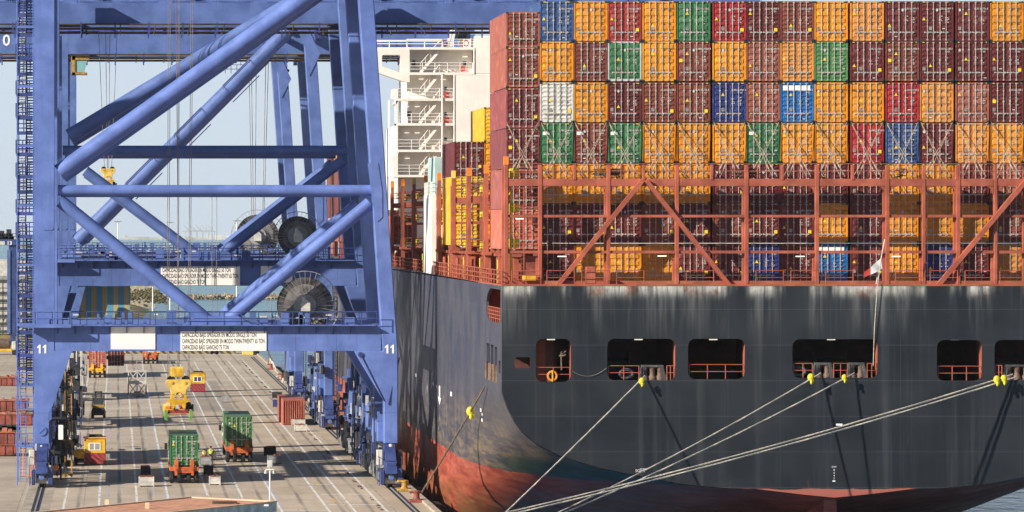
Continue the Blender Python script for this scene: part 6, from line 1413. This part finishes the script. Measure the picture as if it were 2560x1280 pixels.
mb.build('boards', M['wood'], pl)
# bollards, fenders, cable boxes along the quay edge
def bollard(X, Y, lab, mat='yellow'):
    t = thing('bollard', lab, 'bollard', (X, Y, 0), 'bollards along the quay edge')
    MB().box(X - .6, X + .6, Y - .5, Y + .5, .0, .22).build('base', M[mat], t, bevel=.04); MB().lathe((X, Y, .22), [(.34, 0), (.25, .15), (.25, .5), (.34, .56), (.36, .66), (.2, .72)], 'z', 16).build('post', M[mat], t, smooth=40); MB().cbox((X - .15, Y, .82), .95, .36, .22).build('head', M[mat], t, bevel=.08)
for Y, lab, mt in ((322, 'yellow bollard in front of the nearest crane wheels', 'ochre'), (337, 'yellow bollard hidden beside the crane 11 wheels', 'yellow'), (424, 'bright yellow bollard between the crane bogie groups', 'ochre'), (520, 'rusty bollard near the far sea rail', 'tank'), (560, 'rusty bollard beside the far black fenders', 'tank'), (600, 'rusty bollard close to the end of the quay', 'tank'), (309, 'worn dark bollard holding the dark spring rope', 'tank'), (257, 'worn bollard below the frame holding three stern ropes', 'yellow')): bollard(24.15, Y, lab, mt)
fm = MB().lathe((26.0, 0, -.35), [(.3, -2.2), (.85, -1.9), (.9, 0), (.85, 1.9), (.3, 2.2)], 'y', 16); FME = fm.mesh('fender'); FME.materials.append(M['black'])
for k, Y in enumerate((312, 331, 350, 372, 394, 416, 438, 470, 492, 512, 530, 546, 562, 578, 592, 606, 620)):
    o = bpy.data.objects.new('fender', FME); o.location = (0, Y, -.75); COL.objects.link(o); tag(o, 'fat black rubber fender hung along the quay edge', 'fender', 'black fenders along the quay edge')
mb = litter((24.2, 500, .1), .5, 70, .2, 60, 3, .22); tag(mb.build('rope_heaps', M['rope']), 'untidy heaps of pale rope along the far quay edge', 'rope')
mb = MB()
for k in range(5): mb.pipe([(22.6 + k * .3, 585 + k * 4, 4.4 - k * .3), (24.2 + k * .1, 596 + k * 6, 1.5), (24.6, 590 + k * 8, .3)], .09, 5)
tag(mb.build('spare_pipes', M['rope']), 'sloping pale poles leaning at the far end of the quay edge', 'poles')
t = thing('barrier_block', 'yellow concrete block at the inner end of the striped wall', 'block', (gx(622, 670), 670, 0)); MB().box(gx(606, 670), gx(633, 670), 670, 672, 0, 1.2).build('low_block', M['cream'], t, bevel=.05); MB().box(gx(616, 672), gx(633, 672), 672.1, 673, 1.2, 2.6).build('upper_panel', M['yellow'], t); MB().box(gx(634, 671), gx(648, 671), 671, 671.4, 0, 2.7).build('striped_panel', M['hazwide'], t)
# steep lattice gangway by the hull
t = thing('gangway', 'steep brown lattice gangway tower between quay and hull', 'gangway', (25.2, 446, 0)); mb = MB()
for xx in (24.9, 25.65):
    for yy in (446, 447.2): mb.tube((xx, yy, .3), (xx, yy, 18.3), .06, 5)
for k in range(36): z = .6 + k * .5; mb.tube((24.9, 446, z), (25.65, 446, z), .05, 4); mb.tube((25.27, 446, z), (25.27, 447.2, z + .25), .05, 4)
mb.tube((25.27, 446, .3), (25.27, 446, 18.3), .05, 4); mb.build('ladder_frame', M['wood'], t); mb = MB().box(24.3, 25.8, 444.5, 447.5, .1, .25); mb.rail([(24.3, 444.6, .25), (25.8, 444.6, .25)], 1.1, .5, .04, 2); mb.build('landing', M['cream'], t)
# light masts
for px, py, Y, lab in ((295, 555, 905, 'tall thin light mast beyond the quay, right of the land leg'), (425, 557, 960, 'thin light mast between the crane braces, near the horizon'), (592, 553, 905, 'light mast behind the cable reels'), (382, 718, 1020, 'white pole standing on the grassy headland')):
    x = gx(px, Y); zt = gz(py, Y); t = thing('light_mast', lab, 'light mast', (x, Y, 0)); MB().tube((x, Y, 0), (x, Y, zt), .2, 7, .12).build('pole', M['white'], t)
    if py < 700: MB().box(x - .9, x + .9, Y - .3, Y + .3, zt, zt + .22).build('lamp_bar', M['grey'], t)
# yard buildings at the far left
t = thing('warehouse', 'pale grey warehouse with stair frame at the far left of the yard', 'building', (-28, 800, 0)); MB().box(-60, gx(75, 800), 800, 830, 0, 15.5).build('wall', M['lgrey'], t); MB().box(-60, gx(78, 800), 799.2, 799.9, 11.4, 12.2).build('ledge', M['grey'], t)
mb = MB()
for k in range(7): mb.box(-60, gx(70, 800), 798.5, 799.1, k * 1.6, k * 1.6 + .14)
for px in (-5, 6, 22, 46, 62): mb.box(gx(px, 798), gx(px, 798) + .22, 798.2, 798.45, 0, 11)
for k in range(5): mb.beam((gx(0 + k * 14, 797), 797, 1 + k * 1.4), (gx(14 + k * 14, 797), 797, 4 + k * 1.2), .18, .18)
mb.build('stair_frame', M['dark'], t)
Y = EYE * F / (888 - VY); t = thing('tank_truck', 'olive and yellow truck parked at the far left of the yard', 'truck', (gx(12, Y), Y, 0)); x = gx(12, Y)
MB().lathe((x - 1.5, Y + 1.2, 1.9), [(.2, -3), (.95, -2.8), (.95, 2.3), (.2, 2.5)], 'x', 16).build('tank', M['wood'], t, smooth=40); MB().box(x - 4.6, x + 1.2, Y, Y + 2.3, .7, 1.1).build('chassis', M['yellow'], t); MB().box(x + 1.21, x + 2.6, Y + .1, Y + 2.3, .6, 2.4).build('cab', M['lgrey'], t, bevel=.1)
for q in (-3.4, -2.3, 1.7):
    m = MB(); m.lathe((x + q, Y + .1, .48), [(.2, -.15), (.48, -.15), (.48, .15), (.2, .15)], 'y', 14); m.build('wheel', M['black'], t)
# ------------------------------------------------------------------ sea haze
hz = MB().box(-6500, 8500, -280, 9030, SEA - 1.5, 90)
hm_ = bpy.data.materials.new('haze_air'); hm_.use_nodes = True; ht = hm_.node_tree; ht.nodes.remove(ht.nodes['Principled BSDF'])
pv = ht.nodes.new('ShaderNodeVolumePrincipled'); pv.inputs['Color'].default_value = (0.82, 0.90, 0.97, 1); pv.inputs['Density'].default_value = 0.000035; pv.inputs['Anisotropy'].default_value = 0.0
ht.links.new(pv.outputs[0], ht.nodes['Material Output'].inputs['Volume'])
hzo = hz.build('haze', hm_); hzo['kind'] = 'stuff'
